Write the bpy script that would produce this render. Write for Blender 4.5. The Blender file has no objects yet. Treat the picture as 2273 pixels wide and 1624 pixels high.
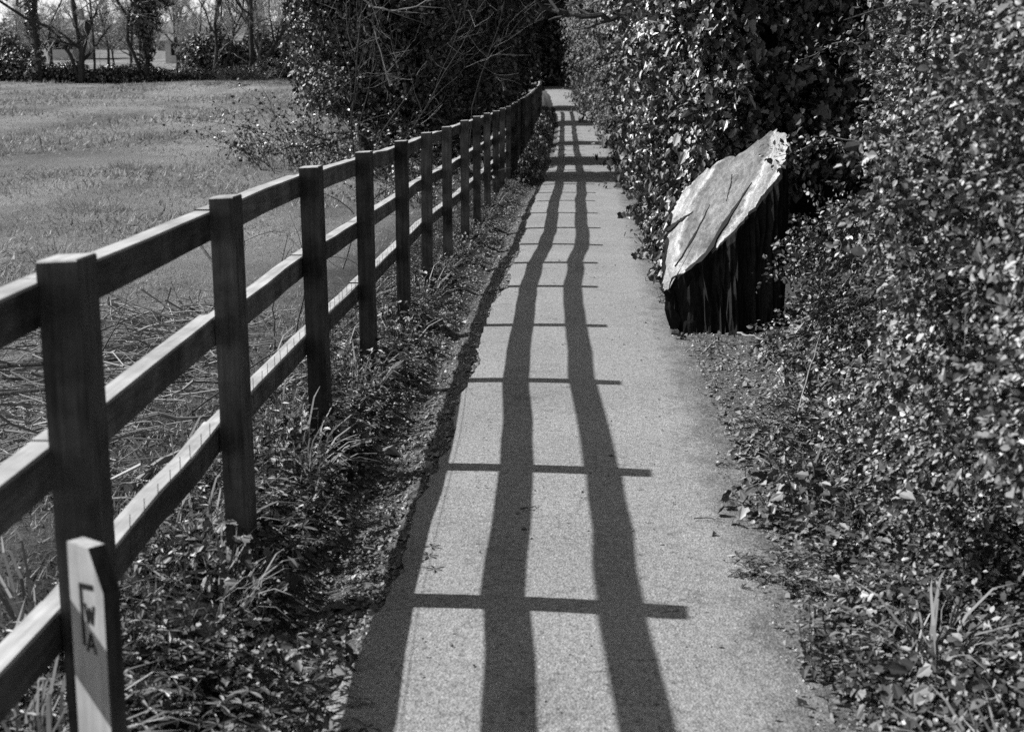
import bpy, math, random
import numpy as np
from mathutils import Vector, Matrix
R = np.random.default_rng(7)
random.seed(7)
S = bpy.context.scene
C = S.collection

# ------------------------------------------------------------------ camera
FPX, PW, PH = 3200.0, 2273.0, 1624.0
pitch, yaw = math.radians(11.172), math.radians(2.87)
cam = bpy.data.cameras.new('camera')
cam.lens = 36 * FPX / PW
cam.sensor_width = 36
cam.clip_start, cam.clip_end = 0.05, 3000
cam.dof.use_dof = True
cam.dof.focus_distance = 9.0
cam.dof.aperture_fstop = 5.6
camo = bpy.data.objects.new('camera', cam)
C.objects.link(camo)
camo.location = (0, 0, 1.7)
camo.rotation_euler = (math.pi / 2 - pitch, 0, yaw)
S.camera = camo
# ------------------------------------------------------------------ light
SUN_EL, SUN_AZ = math.radians(42.0), math.radians(-6.0)      # azimuth of the light's travel from +X
w = bpy.data.worlds.new('World')
S.world = w
w.use_nodes = True
nt = w.node_tree
bg = nt.nodes['Background']
sky = nt.nodes.new('ShaderNodeTexSky')
sky.sky_type = 'NISHITA'
sky.sun_disc = False
sky.sun_elevation = SUN_EL
sky.sun_rotation = math.radians(276)
sky.air_density, sky.dust_density, sky.ozone_density = 1.0, 5.0, 1.0
bw = nt.nodes.new('ShaderNodeRGBToBW')
nt.links.new(sky.outputs[0], bw.inputs[0])
tcw = nt.nodes.new('ShaderNodeTexCoord'); sxw = nt.nodes.new('ShaderNodeSeparateXYZ'); nt.links.new(tcw.outputs['Generated'], sxw.inputs[0])
def wmap(src, a, b_, o0, o1):                                # bright milky haze low in the sky on the sunward side
    mr = nt.nodes.new('ShaderNodeMapRange'); mr.interpolation_type = 'SMOOTHSTEP'; nt.links.new(src, mr.inputs[0])
    for i_, v_ in zip((1, 2, 3, 4), (a, b_, o0, o1)): mr.inputs[i_].default_value = v_
    return mr.outputs[0]
hz = nt.nodes.new('ShaderNodeMath'); hz.operation = 'MULTIPLY'
nt.links.new(wmap(sxw.outputs[0], .05, -.25, 0, 1), hz.inputs[0]); nt.links.new(wmap(sxw.outputs[2], .0, .22, 15.0, 0), hz.inputs[1])
ad = nt.nodes.new('ShaderNodeMath'); ad.operation = 'ADD'
nt.links.new(bw.outputs[0], ad.inputs[0]); nt.links.new(hz.outputs[0], ad.inputs[1]); nt.links.new(ad.outputs[0], bg.inputs[0])
bg.inputs[1].default_value = 0.05
sd = bpy.data.lights.new('sun', 'SUN')
sd.energy = 5.0
sd.angle = math.radians(0.5)
sd.color = (1, 1, 1)                                         # black-and-white film
so = bpy.data.objects.new('sun', sd)
C.objects.link(so)
so.location = (-20, 2, 20)
tr = Vector((math.cos(SUN_AZ) * math.cos(SUN_EL), math.sin(SUN_AZ) * math.cos(SUN_EL), -math.sin(SUN_EL)))
so.rotation_euler = tr.to_track_quat('-Z', 'Y').to_euler()
S.view_settings.view_transform = 'Standard'
S.view_settings.look = 'None'
S.view_settings.exposure = 0.42
S.view_settings.gamma = 1.0
S.cycles.use_denoising = False
S.cycles.max_bounces = 5
S.cycles.diffuse_bounces = 2
S.cycles.glossy_bounces = 2
S.cycles.sample_clamp_indirect = 4

# ------------------------------------------------------------------ helpers
def tag(o, label, cat, group=None, kind=None):
    o['label'] = label
    o['category'] = cat
    if group: o['group'] = group
    if kind: o['kind'] = kind
    return o

def empty(name, loc=(0, 0, 0), rz=0.0):
    o = bpy.data.objects.new(name, None)
    o.empty_display_size = 0.1
    C.objects.link(o)
    o.location = loc
    o.rotation_euler = (0, 0, rz)
    return o

class MB:
    """collects vertices and faces, then links them as one mesh object"""
    def __init__(s): s.V = []; s.F = []; s.n = 0; s.mi = []
    def add(s, v, f, mi=0):
        """v (n,3); f list of index arrays (k, m) of equal-size faces"""
        v = np.asarray(v, float)
        s.V.append(v)
        for a in f:
            a = np.asarray(a, np.int64)
            if a.size: s.F.append(a + s.n); s.mi.append(np.full(len(a), mi))
        s.n += len(v)
    def tube(s, P, r, k=5, cap=True):
        P = np.asarray(P, float); n = len(P)
        r = np.broadcast_to(np.asarray(r, float), (n,))
        T = np.gradient(P, axis=0); T /= np.linalg.norm(T, axis=1)[:, None] + 1e-12
        ref = np.array([0, 0, 1.0]) if abs(T[:, 2]).mean() < .85 else np.array([1.0, 0, 0])
        U = np.cross(T, ref); U /= np.linalg.norm(U, axis=1)[:, None] + 1e-12
        W = np.cross(T, U)
        a = np.arange(k) * 2 * math.pi / k
        v = P[:, None] + r[:, None, None] * (np.cos(a)[None, :, None] * U[:, None] + np.sin(a)[None, :, None] * W[:, None])
        i = np.arange(n - 1)[:, None] * k; j = np.arange(k)[None]; j2 = (j + 1) % k
        q = np.stack([i + j, i + j2, i + k + j2, i + k + j], -1).reshape(-1, 4)
        f = [q]
        if cap and k > 2: f += [np.arange(k)[None, ::-1], (np.arange(k) + (n - 1) * k)[None]]
        s.add(v.reshape(-1, 3), f)
    def box(s, lo, hi, M=None, mi=0, bevel=0):
        x0, y0, z0 = lo; x1, y1, z1 = hi
        v = np.array([(x, y, z) for z in (z0, z1) for y in (y0, y1) for x in (x0, x1)], float)
        if M is not None: v = v @ np.array(M.to_3x3()).T + np.array(M.translation)
        s.add(v, [np.array([[0, 2, 3, 1], [4, 5, 7, 6], [0, 1, 5, 4], [2, 6, 7, 3], [0, 4, 6, 2], [1, 3, 7, 5]])], mi)
    def leaves(s, tm, P, N, size, width=None, T=None):
        """tm=(verts (m,3), faces): copies of a leaf template at P, facing N"""
        tv, tf = tm
        P = np.asarray(P, float); n = len(P)
        if n == 0: return
        N = N / (np.linalg.norm(N, axis=1)[:, None] + 1e-9)
        if T is None: T = R.normal(size=(n, 3))
        T = T - (T * N).sum(1)[:, None] * N
        T /= np.linalg.norm(T, axis=1)[:, None] + 1e-9
        B = np.cross(T, N)
        size = np.broadcast_to(np.asarray(size, float), (n,))[:, None, None]
        v = P[:, None] + size * (tv[None, :, 0:1] * B[:, None] + tv[None, :, 1:2] * T[:, None] + tv[None, :, 2:3] * N[:, None])
        m = len(tv); off = (np.arange(n) * m)[:, None, None]
        s.add(v.reshape(-1, 3), [(np.asarray(f)[None] + off).reshape(-1, np.asarray(f).shape[1]) for f in tf])
    def build(s, name, mat, parent=None, smooth=False):
        me = bpy.data.meshes.new(name)
        V = np.concatenate(s.V) if s.V else np.zeros((0, 3))
        me.vertices.add(len(V)); me.vertices.foreach_set('co', V.astype(np.float32).ravel())
        if s.F:
            loops = np.concatenate([f.ravel() for f in s.F]); cnt = np.concatenate([np.full(len(f), f.shape[1]) for f in s.F])
            me.loops.add(len(loops)); me.loops.foreach_set('vertex_index', loops.astype(np.int32))
            me.polygons.add(len(cnt))
            me.polygons.foreach_set('loop_start', np.concatenate([[0], np.cumsum(cnt)[:-1]]).astype(np.int32))
            me.polygons.foreach_set('loop_total', cnt.astype(np.int32))
            me.polygons.foreach_set('material_index', np.concatenate(s.mi).astype(np.int32))
            me.polygons.foreach_set('use_smooth', np.full(len(cnt), smooth))
        me.update(calc_edges=True); me.validate()
        for m in (mat if isinstance(mat, (list, tuple)) else [mat]): me.materials.append(m)
        o = bpy.data.objects.new(name, me)
        C.objects.link(o)
        if parent: o.parent = parent
        return o

def copy_tree(o, parent=None):
    c = o.copy(); C.objects.link(c)
    if parent: c.parent = parent
    for ch in list(o.children): copy_tree(ch, c)
    return c

def vnoise(x, y, seed=0, f=1.0):
    """cheap smooth noise in about -1..1 from summed sines"""
    r = np.random.default_rng(seed); o = 0
    for k in range(6):
        a = r.uniform(0, 6.28); q = f * r.uniform(.6, 1.9); p = r.uniform(0, 6.28)
        o = o + np.sin((x * math.cos(a) + y * math.sin(a)) * q + p)
    return o / 3.0

def sst(a, b, x):
    t = np.clip((x - a) / (b - a), 0, 1); return t * t * (3 - 2 * t)

# leaf templates (length 1 along +y, normal +z)
DIAM = (np.array([(0, 0, 0), (.3, .45, .1), (0, 1, 0), (-.3, .45, .1)]), [[[0, 1, 2], [0, 2, 3]]])
OVAL = (np.array([(0, 0, 0), (.3, .25, .09), (.33, .6, .1), (0, 1, -.06), (-.33, .6, .1), (-.3, .25, .09), (0, .45, 0)]),
        [[[0, 1, 2, 6], [0, 6, 4, 5]], [[6, 2, 3], [6, 3, 4]]])
IVY = (np.array([(0, 0, 0), (.22, -.14, .03), (.5, .16, .1), (.3, .4, .07), (.34, .62, .06), (0, 1, -.12),
                 (-.34, .62, .06), (-.3, .4, .07), (-.5, .16, .1), (-.22, -.14, .03)]),
       [[[0, 1, 2, 3, 4, 5], [0, 5, 6, 7, 8, 9]]])
LANCE = (np.array([(0, 0, 0), (.1, .35, .03), (.12, .7, 0), (0, 1, -.08), (-.12, .7, 0), (-.1, .35, .03)]),
         [[[0, 1, 2, 3], [0, 3, 4, 5]]])
NETTLE = (np.array([(0, 0, 0), (.3, .12, .06), (.26, .3, .05), (.3, .38, .07), (.18, .6, .02), (.2, .66, .03), (0, 1.05, -.2),
                    (-.2, .66, .03), (-.18, .6, .02), (-.3, .38, .07), (-.26, .3, .05), (-.3, .12, .06)]),
          [[[0, 1, 2, 3, 4, 5, 6], [0, 6, 7, 8, 9, 10, 11]]])
BLADE = (np.array([(-.014, 0, 0), (.014, 0, 0), (.014, .4, .08), (-.014, .4, .08), (.01, .75, -.02), (-.01, .75, -.02), (0, 1, -.3)]),
         [[[0, 1, 2, 3], [3, 2, 4, 5]], [[5, 4, 6]]])
TUFTB = (np.array([(-.035, 0, 0), (.035, 0, 0), (0, 1, .12)]), [[[0, 1, 2]]])

# ------------------------------------------------------------------ materials
def newmat(name):
    m = bpy.data.materials.new(name); m.use_nodes = True
    return m, m.node_tree, m.node_tree.nodes['Principled BSDF']

def noise(nt, scale, detail=4, rough=.6, vec=None):
    n = nt.nodes.new('ShaderNodeTexNoise')
    n.inputs['Scale'].default_value = scale; n.inputs['Detail'].default_value = detail; n.inputs['Roughness'].default_value = rough
    if vec: nt.links.new(vec, n.inputs['Vector'])
    return n.outputs[0]

def ramp(nt, fac, stops):
    r = nt.nodes.new('ShaderNodeValToRGB')
    e = r.color_ramp.elements
    while len(e) < len(stops): e.new(.5)
    for el, (p, v) in zip(e, stops): el.position = p; el.color = (v, v, v, 1)
    nt.links.new(fac, r.inputs[0])
    return r.outputs[0]

def math_(nt, op, a, b):
    m = nt.nodes.new('ShaderNodeMath'); m.operation = op
    for i, v in enumerate((a, b)):
        if isinstance(v, (int, float)): m.inputs[i].default_value = v
        else: nt.links.new(v, m.inputs[i])
    return m.outputs[0]

def bump(nt, h, strength, dist, bsdf):
    b = nt.nodes.new('ShaderNodeBump')
    b.inputs['Strength'].default_value = strength; b.inputs['Distance'].default_value = dist
    nt.links.new(h, b.inputs['Height']); nt.links.new(b.outputs[0], bsdf.inputs['Normal'])

def objco(nt, scale=(1, 1, 1)):
    tc = nt.nodes.new('ShaderNodeTexCoord'); mp = nt.nodes.new('ShaderNodeMapping')
    mp.inputs['Scale'].default_value = scale
    nt.links.new(tc.outputs['Object'], mp.inputs[0])
    return mp.outputs[0]

def leafmat(name, lo, hi, rough=.4, spec=.5, trans=0.0):
    m, nt, b = newmat(name)
    g = nt.nodes.new('ShaderNodeNewGeometry')
    c = ramp(nt, g.outputs['Random Per Island'], [(0, lo), (.55, lo * 1.7), (.85, hi * .55), (1, hi)])
    nt.links.new(c, b.inputs['Base Color'])
    b.inputs['Roughness'].default_value = rough
    b.inputs['Specular IOR Level'].default_value = spec
    if trans:
        t = nt.nodes.new('ShaderNodeBsdfTranslucent'); mx = nt.nodes.new('ShaderNodeMixShader')
        nt.links.new(c, t.inputs[0]); mx.inputs[0].default_value = trans
        nt.links.new(b.outputs[0], mx.inputs[1]); nt.links.new(t.outputs[0], mx.inputs[2])
        nt.links.new(mx.outputs[0], nt.nodes['Material Output'].inputs[0])
    return m

def barkmat(name, lo, hi, sc=(30, 30, 6)):
    m, nt, b = newmat(name)
    n = noise(nt, 1.0, 6, .7, objco(nt, sc))
    nt.links.new(ramp(nt, n, [(.3, lo), (.7, hi)]), b.inputs['Base Color'])
    b.inputs['Roughness'].default_value = .9; b.inputs['Specular IOR Level'].default_value = .15
    bump(nt, n, .7, .02, b)
    return m

def asphalt():
    m, nt, b = newmat('asphalt')
    co = objco(nt)
    big = noise(nt, 1.1, 3, .5, co); fine = noise(nt, 190, 2, .8, co); mid = noise(nt, 55, 3, .8, co)
    vo = nt.nodes.new('ShaderNodeTexVoronoi'); vo.inputs['Scale'].default_value = 120; nt.links.new(co, vo.inputs[0])
    g = math_(nt, 'ADD', math_(nt, 'MULTIPLY', fine, .55), math_(nt, 'MULTIPLY', mid, .45))
    c = math_(nt, 'MULTIPLY', ramp(nt, g, [(.36, .09), (.5, .26), (.62, .42), (.72, .62)]), ramp(nt, big, [(.3, .9), (.7, 1.08)]))
    vc = nt.nodes.new('ShaderNodeTexVoronoi'); vc.feature = 'DISTANCE_TO_EDGE'; vc.inputs['Scale'].default_value = 1.05
    va = nt.nodes.new('ShaderNodeVectorMath'); va.operation = 'MULTIPLY_ADD'
    nd = nt.nodes.new('ShaderNodeTexNoise'); nd.inputs['Scale'].default_value = 5; nd.inputs['Detail'].default_value = 5; nt.links.new(co, nd.inputs[0])
    nt.links.new(nd.outputs[1], va.inputs[0]); va.inputs[1].default_value = (.35, .35, 0); nt.links.new(co, va.inputs[2]); nt.links.new(va.outputs[0], vc.inputs['Vector'])
    crk = math_(nt, 'MAXIMUM', ramp(nt, vc.outputs['Distance'], [(.002, .72), (.006, 1)]), ramp(nt, noise(nt, 1.7, 3, .6, co), [(.47, 1), (.56, 0)]))
    c = math_(nt, 'MULTIPLY', c, crk)
    c = math_(nt, 'MULTIPLY', c, ramp(nt, noise(nt, 28, 2, .5, co), [(.27, .5), (.33, 1)]))
    stain = ramp(nt, noise(nt, 2.3, 5, .7, co), [(.30, .72), (.42, 1.0)])
    c = math_(nt, 'MULTIPLY', c, stain)
    sep = nt.nodes.new('ShaderNodeSeparateXYZ'); nt.links.new(co, sep.inputs[0])
    e = math_(nt, 'ADD', sep.outputs[0], math_(nt, 'MULTIPLY', math_(nt, 'SUBTRACT', noise(nt, 6, 5, .75, objco(nt, (1, .5, 1))), .5), .75))
    mr = nt.nodes.new('ShaderNodeMapRange'); mr.inputs[1].default_value = .46; mr.inputs[2].default_value = .72
    nt.links.new(e, mr.inputs[0])
    soil = ramp(nt, math_(nt, 'ADD', math_(nt, 'MULTIPLY', mid, .6), math_(nt, 'MULTIPLY', noise(nt, 17, 4, .8, co), .4)), [(.38, .035), (.52, .11), (.66, .3)])
    mx = nt.nodes.new('ShaderNodeMix'); mx.data_type = 'RGBA'
    nt.links.new(math_(nt, 'MULTIPLY', mr.outputs[0], .92), mx.inputs['Factor']); nt.links.new(c, mx.inputs['A']); nt.links.new(soil, mx.inputs['B'])
    nt.links.new(mx.outputs['Result'], b.inputs['Base Color'])
    b.inputs['Roughness'].default_value = .85; b.inputs['Specular IOR Level'].default_value = .25
    h = math_(nt, 'ADD', math_(nt, 'MULTIPLY', mid, 1.0), math_(nt, 'MULTIPLY', vo.outputs[0], .7))
    bump(nt, h, .55, .008, b)
    return m

def groundmat():
    m, nt, b = newmat('ground')
    co = objco(nt)
    sep = nt.nodes.new('ShaderNodeSeparateXYZ'); nt.links.new(co, sep.inputs[0])
    n1 = noise(nt, 60, 4, .75, co); n2 = noise(nt, 9, 4, .7, co); n3 = noise(nt, .35, 4, .6, co)
    st = noise(nt, 1.0, 4, .6, objco(nt, (.55, .11, .3)))
    soil = math_(nt, 'MULTIPLY', ramp(nt, n1, [(.33, .04), (.55, .17), (.7, .42)]), ramp(nt, n2, [(.35, .6), (.65, 1.15)]))
    def mrx(a_, b_, o0, o1):
        q = nt.nodes.new('ShaderNodeMapRange'); nt.links.new(math_(nt, 'ADD', sep.outputs[0], math_(nt, 'MULTIPLY', n2, .25)), q.inputs[0])
        for i_, v_ in zip((1, 2, 3, 4), (a_, b_, o0, o1)): q.inputs[i_].default_value = v_
        return q.outputs[0]
    # soil darker under the weeds on both sides, paler trodden grit next to the path
    soil = math_(nt, 'MULTIPLY', soil, math_(nt, 'MULTIPLY', mrx(-.90, -.80, .35, 1.6), mrx(1.05, 1.35, .75, .4)))
    gr = math_(nt, 'MULTIPLY', ramp(nt, n1, [(.3, .1), (.7, .34)]), ramp(nt, n3, [(.35, .75), (.65, 1.2)]))
    gr = math_(nt, 'MULTIPLY', gr, ramp(nt, st, [(.35, .7), (.6, 1.15)]))
    # field grass left of about x = -1.9
    f = math_(nt, 'ADD', sep.outputs[0], math_(nt, 'MULTIPLY', n2, 1.0))
    mr = nt.nodes.new('ShaderNodeMapRange'); mr.inputs[1].default_value = -2.2; mr.inputs[2].default_value = -1.2
    nt.links.new(f, mr.inputs[0])
    mx = nt.nodes.new('ShaderNodeMix'); mx.data_type = 'RGBA'
    nt.links.new(mr.outputs[0], mx.inputs['Factor']); nt.links.new(gr, mx.inputs['A']); nt.links.new(soil, mx.inputs['B'])
    nt.links.new(mx.outputs['Result'], b.inputs['Base Color'])
    b.inputs['Roughness'].default_value = .95; b.inputs['Specular IOR Level'].default_value = .1
    bump(nt, math_(nt, 'ADD', n1, n2), 1.0, .03, b)
    return m

def woodmat(name, lo, hi, axis):
    m, nt, b = newmat(name)
    sc = {'x': (3, 60, 60), 'y': (60, 3, 60), 'z': (60, 60, 3)}[axis]
    g = noise(nt, 1.0, 5, .65, objco(nt, sc)); st = noise(nt, 5, 4, .6, objco(nt))
    c = math_(nt, 'MULTIPLY', ramp(nt, g, [(.3, lo), (.7, hi)]), ramp(nt, st, [(.3, .3 if hi < .3 else .7), (.62, 1.3 if hi < .3 else 1.12)]))
    oi = nt.nodes.new('ShaderNodeObjectInfo')
    c = math_(nt, 'MULTIPLY', c, ramp(nt, oi.outputs['Random'], [(0, .6), (1, 1.3)]) if hi < .3 else 1.0)
    nt.links.new(c, b.inputs['Base Color'])
    b.inputs['Roughness'].default_value = .8; b.inputs['Specular IOR Level'].default_value = .2
    bump(nt, g, .35, .004, b)
    return m

def plain(name, v, rough=.8, spec=.2):
    m, nt, b = newmat(name)
    n = noise(nt, 14, 4, .6, objco(nt))
    nt.links.new(ramp(nt, n, [(.3, v * .75), (.7, v * 1.25)]), b.inputs['Base Color'])
    b.inputs['Roughness'].default_value = rough; b.inputs['Specular IOR Level'].default_value = spec
    return m

M_asph, M_ground = asphalt(), groundmat()
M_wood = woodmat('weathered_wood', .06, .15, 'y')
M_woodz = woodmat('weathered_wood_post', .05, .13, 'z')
M_top = woodmat('sunlit_wood', .3, .5, 'y')  # rail and post tops paler than the sides: sunlight put into the colour
M_lit = woodmat('sunlit_post_wood', .3, .46, 'z')  # sunlight painted in as paler wood on the waymark's sunward faces
M_ivy = leafmat('ivy_leaf', .018, .34, .4, .8)
M_dull = leafmat('hedge_leaf', .03, .4, .46, .6)
M_fine = leafmat('pale_hedge_leaf', .1, .32, .6, .3)
M_weed = leafmat('weed_leaf', .035, .36, .45, .45)
M_grass = leafmat('grass_blade', .16, .46, .6, .3, .25)
M_dry = leafmat('dry_stalk', .14, .42, .7, .2)
M_dead = leafmat('dead_leaf', .08, .34, .6, .3)
M_twig = barkmat('twig_bark', .05, .14)
M_bark = barkmat('tree_bark', .03, .09)
M_far = leafmat('distant_twig', .28, .55, .8, .1)  # pale tone puts distance haze into the twig colour
M_pale = leafmat('pale_twig', .1, .38, .8, .1)
M_dark = plain('black_paint', .012)
M_wire = plain('wire', .12, .45, .5)
M_core = barkmat('core_shade', .01, .03)  # interior shade of hedges and crowns, put into a near-black colour

# ------------------------------------------------------------------ terrain functions
def pz(y): return np.interp(y, [0, 25, 40, 55, 65, 75, 90, 120, 600], [0, 0, .08, .28, .6, 1.2, 2.0, 3.0, 8])
def xc(y): return np.interp(y, [0, 25, 40, 57, 72, 90, 120, 600], [0, 0, -.05, -.35, -1.05, -2.5, -6, -40])
def fz(y): return np.interp(y, [0, 8, 20, 35, 50, 63, 85, 110, 180, 300, 600], [0, 0, .15, .5, 1.1, 1.66, 2.0, 3.1, 6, 9, 10])
def gz(x, y):
    x = np.asarray(x, float); y = np.asarray(y, float)
    d = x - xc(y); bank = np.interp(y, [0, 7, 9.6, 30], [.12, .1, -.04, 0.0])
    L = np.where(d > -.88, np.interp(d, [-.88, -.66, -.6], [-.075, -.022, -.035]), np.interp(d, [-1.25, -1.02, -.88], [0, -.02, -.09]))
    L = L + bank * sst(-.95, -1.2, d)
    fld = fz(y) + .05 * vnoise(x, y, 3, .5) * sst(1.5, 5, -d)
    wl = sst(-1.5, -7, d)
    left = (pz(y) + L) * (1 - wl) + fld * wl
    right = pz(y) + np.interp(d, [.66, .7, 1.0, 1.6, 3, 20, 400], [-.05, -.012, .0, .1, .35, .7, 1.5])
    mid = pz(y) - .05
    z = np.where(d < -.6, left, np.where(d > .66, right, mid))
    return z + .012 * vnoise(x, y, 5, 7) * (np.abs(d) > .7) + .006 * vnoise(x, y, 6, 23) * (d < -.62) * (d > -1)

def grid(xs, ys, zf):
    X, Y = np.meshgrid(xs, ys); Z = zf(X, Y)
    n, m = X.shape; i = np.arange(n - 1)[:, None] * m + np.arange(m - 1)[None]
    q = np.stack([i, i + 1, i + m + 1, i + m], -1).reshape(-1, 4)
    return np.stack([X, Y, Z], -1).reshape(-1, 3), q

xs = np.unique(np.concatenate([np.linspace(-500, -60, 12), np.linspace(-60, -12, 30), np.linspace(-12, -3, 45), np.linspace(-3, 3, 121), np.linspace(3, 12, 20), np.linspace(12, 400, 12)]))
ys = np.unique(np.concatenate([np.linspace(-30, 1, 8), np.linspace(1, 20, 150), np.linspace(20, 90, 130), np.linspace(90, 600, 30)]))
b = MB(); v, q = grid(xs, ys, gz); b.add(v, [q])
o = b.build('ground', M_ground, smooth=True); o['kind'] = 'structure'

# path: slightly domed asphalt sheet with a crumbling left edge and a real broken rim
ysp = np.concatenate([np.linspace(-4, 2.5, 14), np.linspace(2.55, 30, 420), np.linspace(30.3, 110, 160)])
Lx = np.interp(ysp, [-4, 3.5, 4.3, 5.3, 7, 7.8, 8.6, 9.5, 10.7, 11.9, 14.5, 17.3, 22, 27, 110], [-.7, -.69, -.66, -.655, -.65, -.66, -.665, -.68, -.70, -.67, -.66, -.70, -.74, -.7, -.68])
Rx = np.interp(ysp, [-4, 3.6, 6, 7.6, 8.8, 10.6, 13, 17, 30, 40, 58, 110], [.7, .7, .73, .74, .72, .66, .66, .69, .71, .75, .62, .6])
Lx = Lx + .022 * vnoise(ysp, ysp * 0, 11, 4) + .012 * vnoise(ysp, ysp * 0, 15, 11) + .014 * np.abs(vnoise(ysp, ysp * 0, 12, 31)) + R.normal(0, .004, len(ysp))
Rx = Rx + .012 * vnoise(ysp, ysp * 0, 13, 3) + .008 * vnoise(ysp, ysp * 0, 14, 17)
t = np.linspace(0, 1, 22)
X = xc(ysp)[:, None] + Lx[:, None] + (Rx - Lx)[:, None] * t[None]
Y = np.repeat(ysp[:, None], 22, 1)
Z = pz(Y) + .016 * (1 - (2 * t[None] - 1) ** 2) + .004 * vnoise(X, Y, 21, 2.5) - .008 * sst(.85, 1, t[None])
X = np.concatenate([X[:, :1] - .01, X, X[:, -1:] + .01], 1); Y = np.concatenate([Y[:, :1], Y, Y[:, -1:]], 1); Z = np.concatenate([Z[:, :1] - .1, Z, Z[:, -1:] - .1], 1)
n, m = X.shape; i = np.arange(n - 1)[:, None] * m + np.arange(m - 1)[None]
b = MB(); b.add(np.stack([X, Y, Z], -1).reshape(-1, 3), [np.stack([i, i + 1, i + m + 1, i + m], -1).reshape(-1, 4)])
o = b.build('path', M_asph); o['kind'] = 'structure'
o['label'] = 'narrow pale asphalt footpath with fence shadows'

# ------------------------------------------------------------------ fence
PX = [(-1.0, 1.2, 1.35), (-1.062, 2.9, 1.346), (-1.153, 4.6, 1.338), (-1.196, 6.3, 1.335), (-1.251, 8.2, 1.309), (-1.284, 10.15, 1.292), (-1.318, 12.1, 1.281),
      (-1.307, 13.73, 1.279), (-1.262, 15.25, 1.298), (-1.267, 17.03, 1.298), (-1.278, 19.0, 1.292), (-1.283, 20.9, 1.283), (-1.277, 22.5, 1.292), (-1.274, 24.3, 1.289)]
y = 24.3
while y < 60:
    y += 1.8
    PX.append((float(np.interp(y, [24.3, 30, 40, 58, 62], [-1.274, -1.36, -1.5, -1.75, -1.9])), y, float(1.29 + pz(y))))
fence = empty('wooden_fence', (-1.15, 4.6, 0.1))
tag(fence, 'long three-rail timber fence running beside the path, mesh below', 'fence')
F0 = Vector(fence.location)
def loc_child(o):                      # keep world placement under a moved Empty
    o.location = -F0; return o

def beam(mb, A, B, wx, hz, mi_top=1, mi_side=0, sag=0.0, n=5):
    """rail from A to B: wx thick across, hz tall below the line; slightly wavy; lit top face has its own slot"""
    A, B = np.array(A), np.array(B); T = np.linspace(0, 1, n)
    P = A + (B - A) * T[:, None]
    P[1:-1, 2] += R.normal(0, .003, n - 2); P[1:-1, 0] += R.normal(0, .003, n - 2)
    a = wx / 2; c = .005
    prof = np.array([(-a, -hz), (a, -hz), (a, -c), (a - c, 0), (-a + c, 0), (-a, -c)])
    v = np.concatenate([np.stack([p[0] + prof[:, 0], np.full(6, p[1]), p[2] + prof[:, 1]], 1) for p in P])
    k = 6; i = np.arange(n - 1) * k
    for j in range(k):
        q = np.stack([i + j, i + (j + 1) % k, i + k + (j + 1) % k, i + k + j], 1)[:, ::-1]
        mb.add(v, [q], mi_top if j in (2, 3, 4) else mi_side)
    mb.add(v, [np.array([[0, 1, 2, 3, 4, 5]]), np.array([[5, 4, 3, 2, 1, 0]]) + (n - 1) * k], mi_side)

for i, (x, y, zt) in enumerate(PX):
    mb = MB(); g = float(gz(x, y)) - .25
    wx, wy = .082 * R.uniform(.95, 1.05), .118 * R.uniform(.94, 1.06)
    lean = R.normal(0, .006, 2)
    c = .004
    base = np.array([(-1, -1), (1, -1), (1, 1), (-1, 1)]) * np.array([wx / 2, wy / 2])
    lv = []
    for z, s in ((g, 1.0), ((g + zt) / 2, 1.0), (zt - c, 1.0), (zt, .94)):
        pp = base * s; off = lean * (z - zt)
        lv.append(np.stack([x + pp[:, 0] + off[0], y + pp[:, 1] + off[1], np.full(4, z) + (pp[:, 0] * .05 if z > 1 else 0)], 1))
    v = np.concatenate(lv)
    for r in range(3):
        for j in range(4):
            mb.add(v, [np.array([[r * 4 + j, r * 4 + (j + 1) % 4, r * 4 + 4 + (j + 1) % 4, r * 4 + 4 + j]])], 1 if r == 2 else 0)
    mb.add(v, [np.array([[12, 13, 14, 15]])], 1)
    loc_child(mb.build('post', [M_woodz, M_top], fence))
rails = [(.046, .09), (.391, .09), (.746, .09)]
for i in range(len(PX) - 1):
    a, c = PX[i], PX[i + 1]
    for dz, h in rails:
        j0, j1 = R.normal(0, .005, 2)
        if i < 1: j0 = j1 = 0
        mb = MB()
        ox = -.041 - .032
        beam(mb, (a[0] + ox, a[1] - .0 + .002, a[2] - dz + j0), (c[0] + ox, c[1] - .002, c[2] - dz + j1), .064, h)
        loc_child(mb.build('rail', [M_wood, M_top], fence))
# sheep netting stapled on the path side of the bottom rails
mb = MB()
for i in range(1, 9):
    a, c = np.array(PX[i]), np.array(PX[i + 1]); nv = 12
    for k in range(nv):
        tt = (k + .5) / nv; p = a + (c - a) * tt; x = p[0] - .036
        zg = float(gz(x, p[1])) + .02; top = p[2] - .70
        mb.tube([(x + R.normal(0, .003), p[1], z) for z in np.linspace(zg, top, 3)], .0013, 3)
    for h in (.02, .17, .32, .46):
        mb.tube([(a[0] + (c[0] - a[0]) * s - .036, a[1] + (c[1] - a[1]) * s, a[2] + (c[2] - a[2]) * s - .72 - h) for s in np.linspace(0, 1, 4)], .0013, 3)
loc_child(mb.build('wire_mesh', M_wire, fence))

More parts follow.
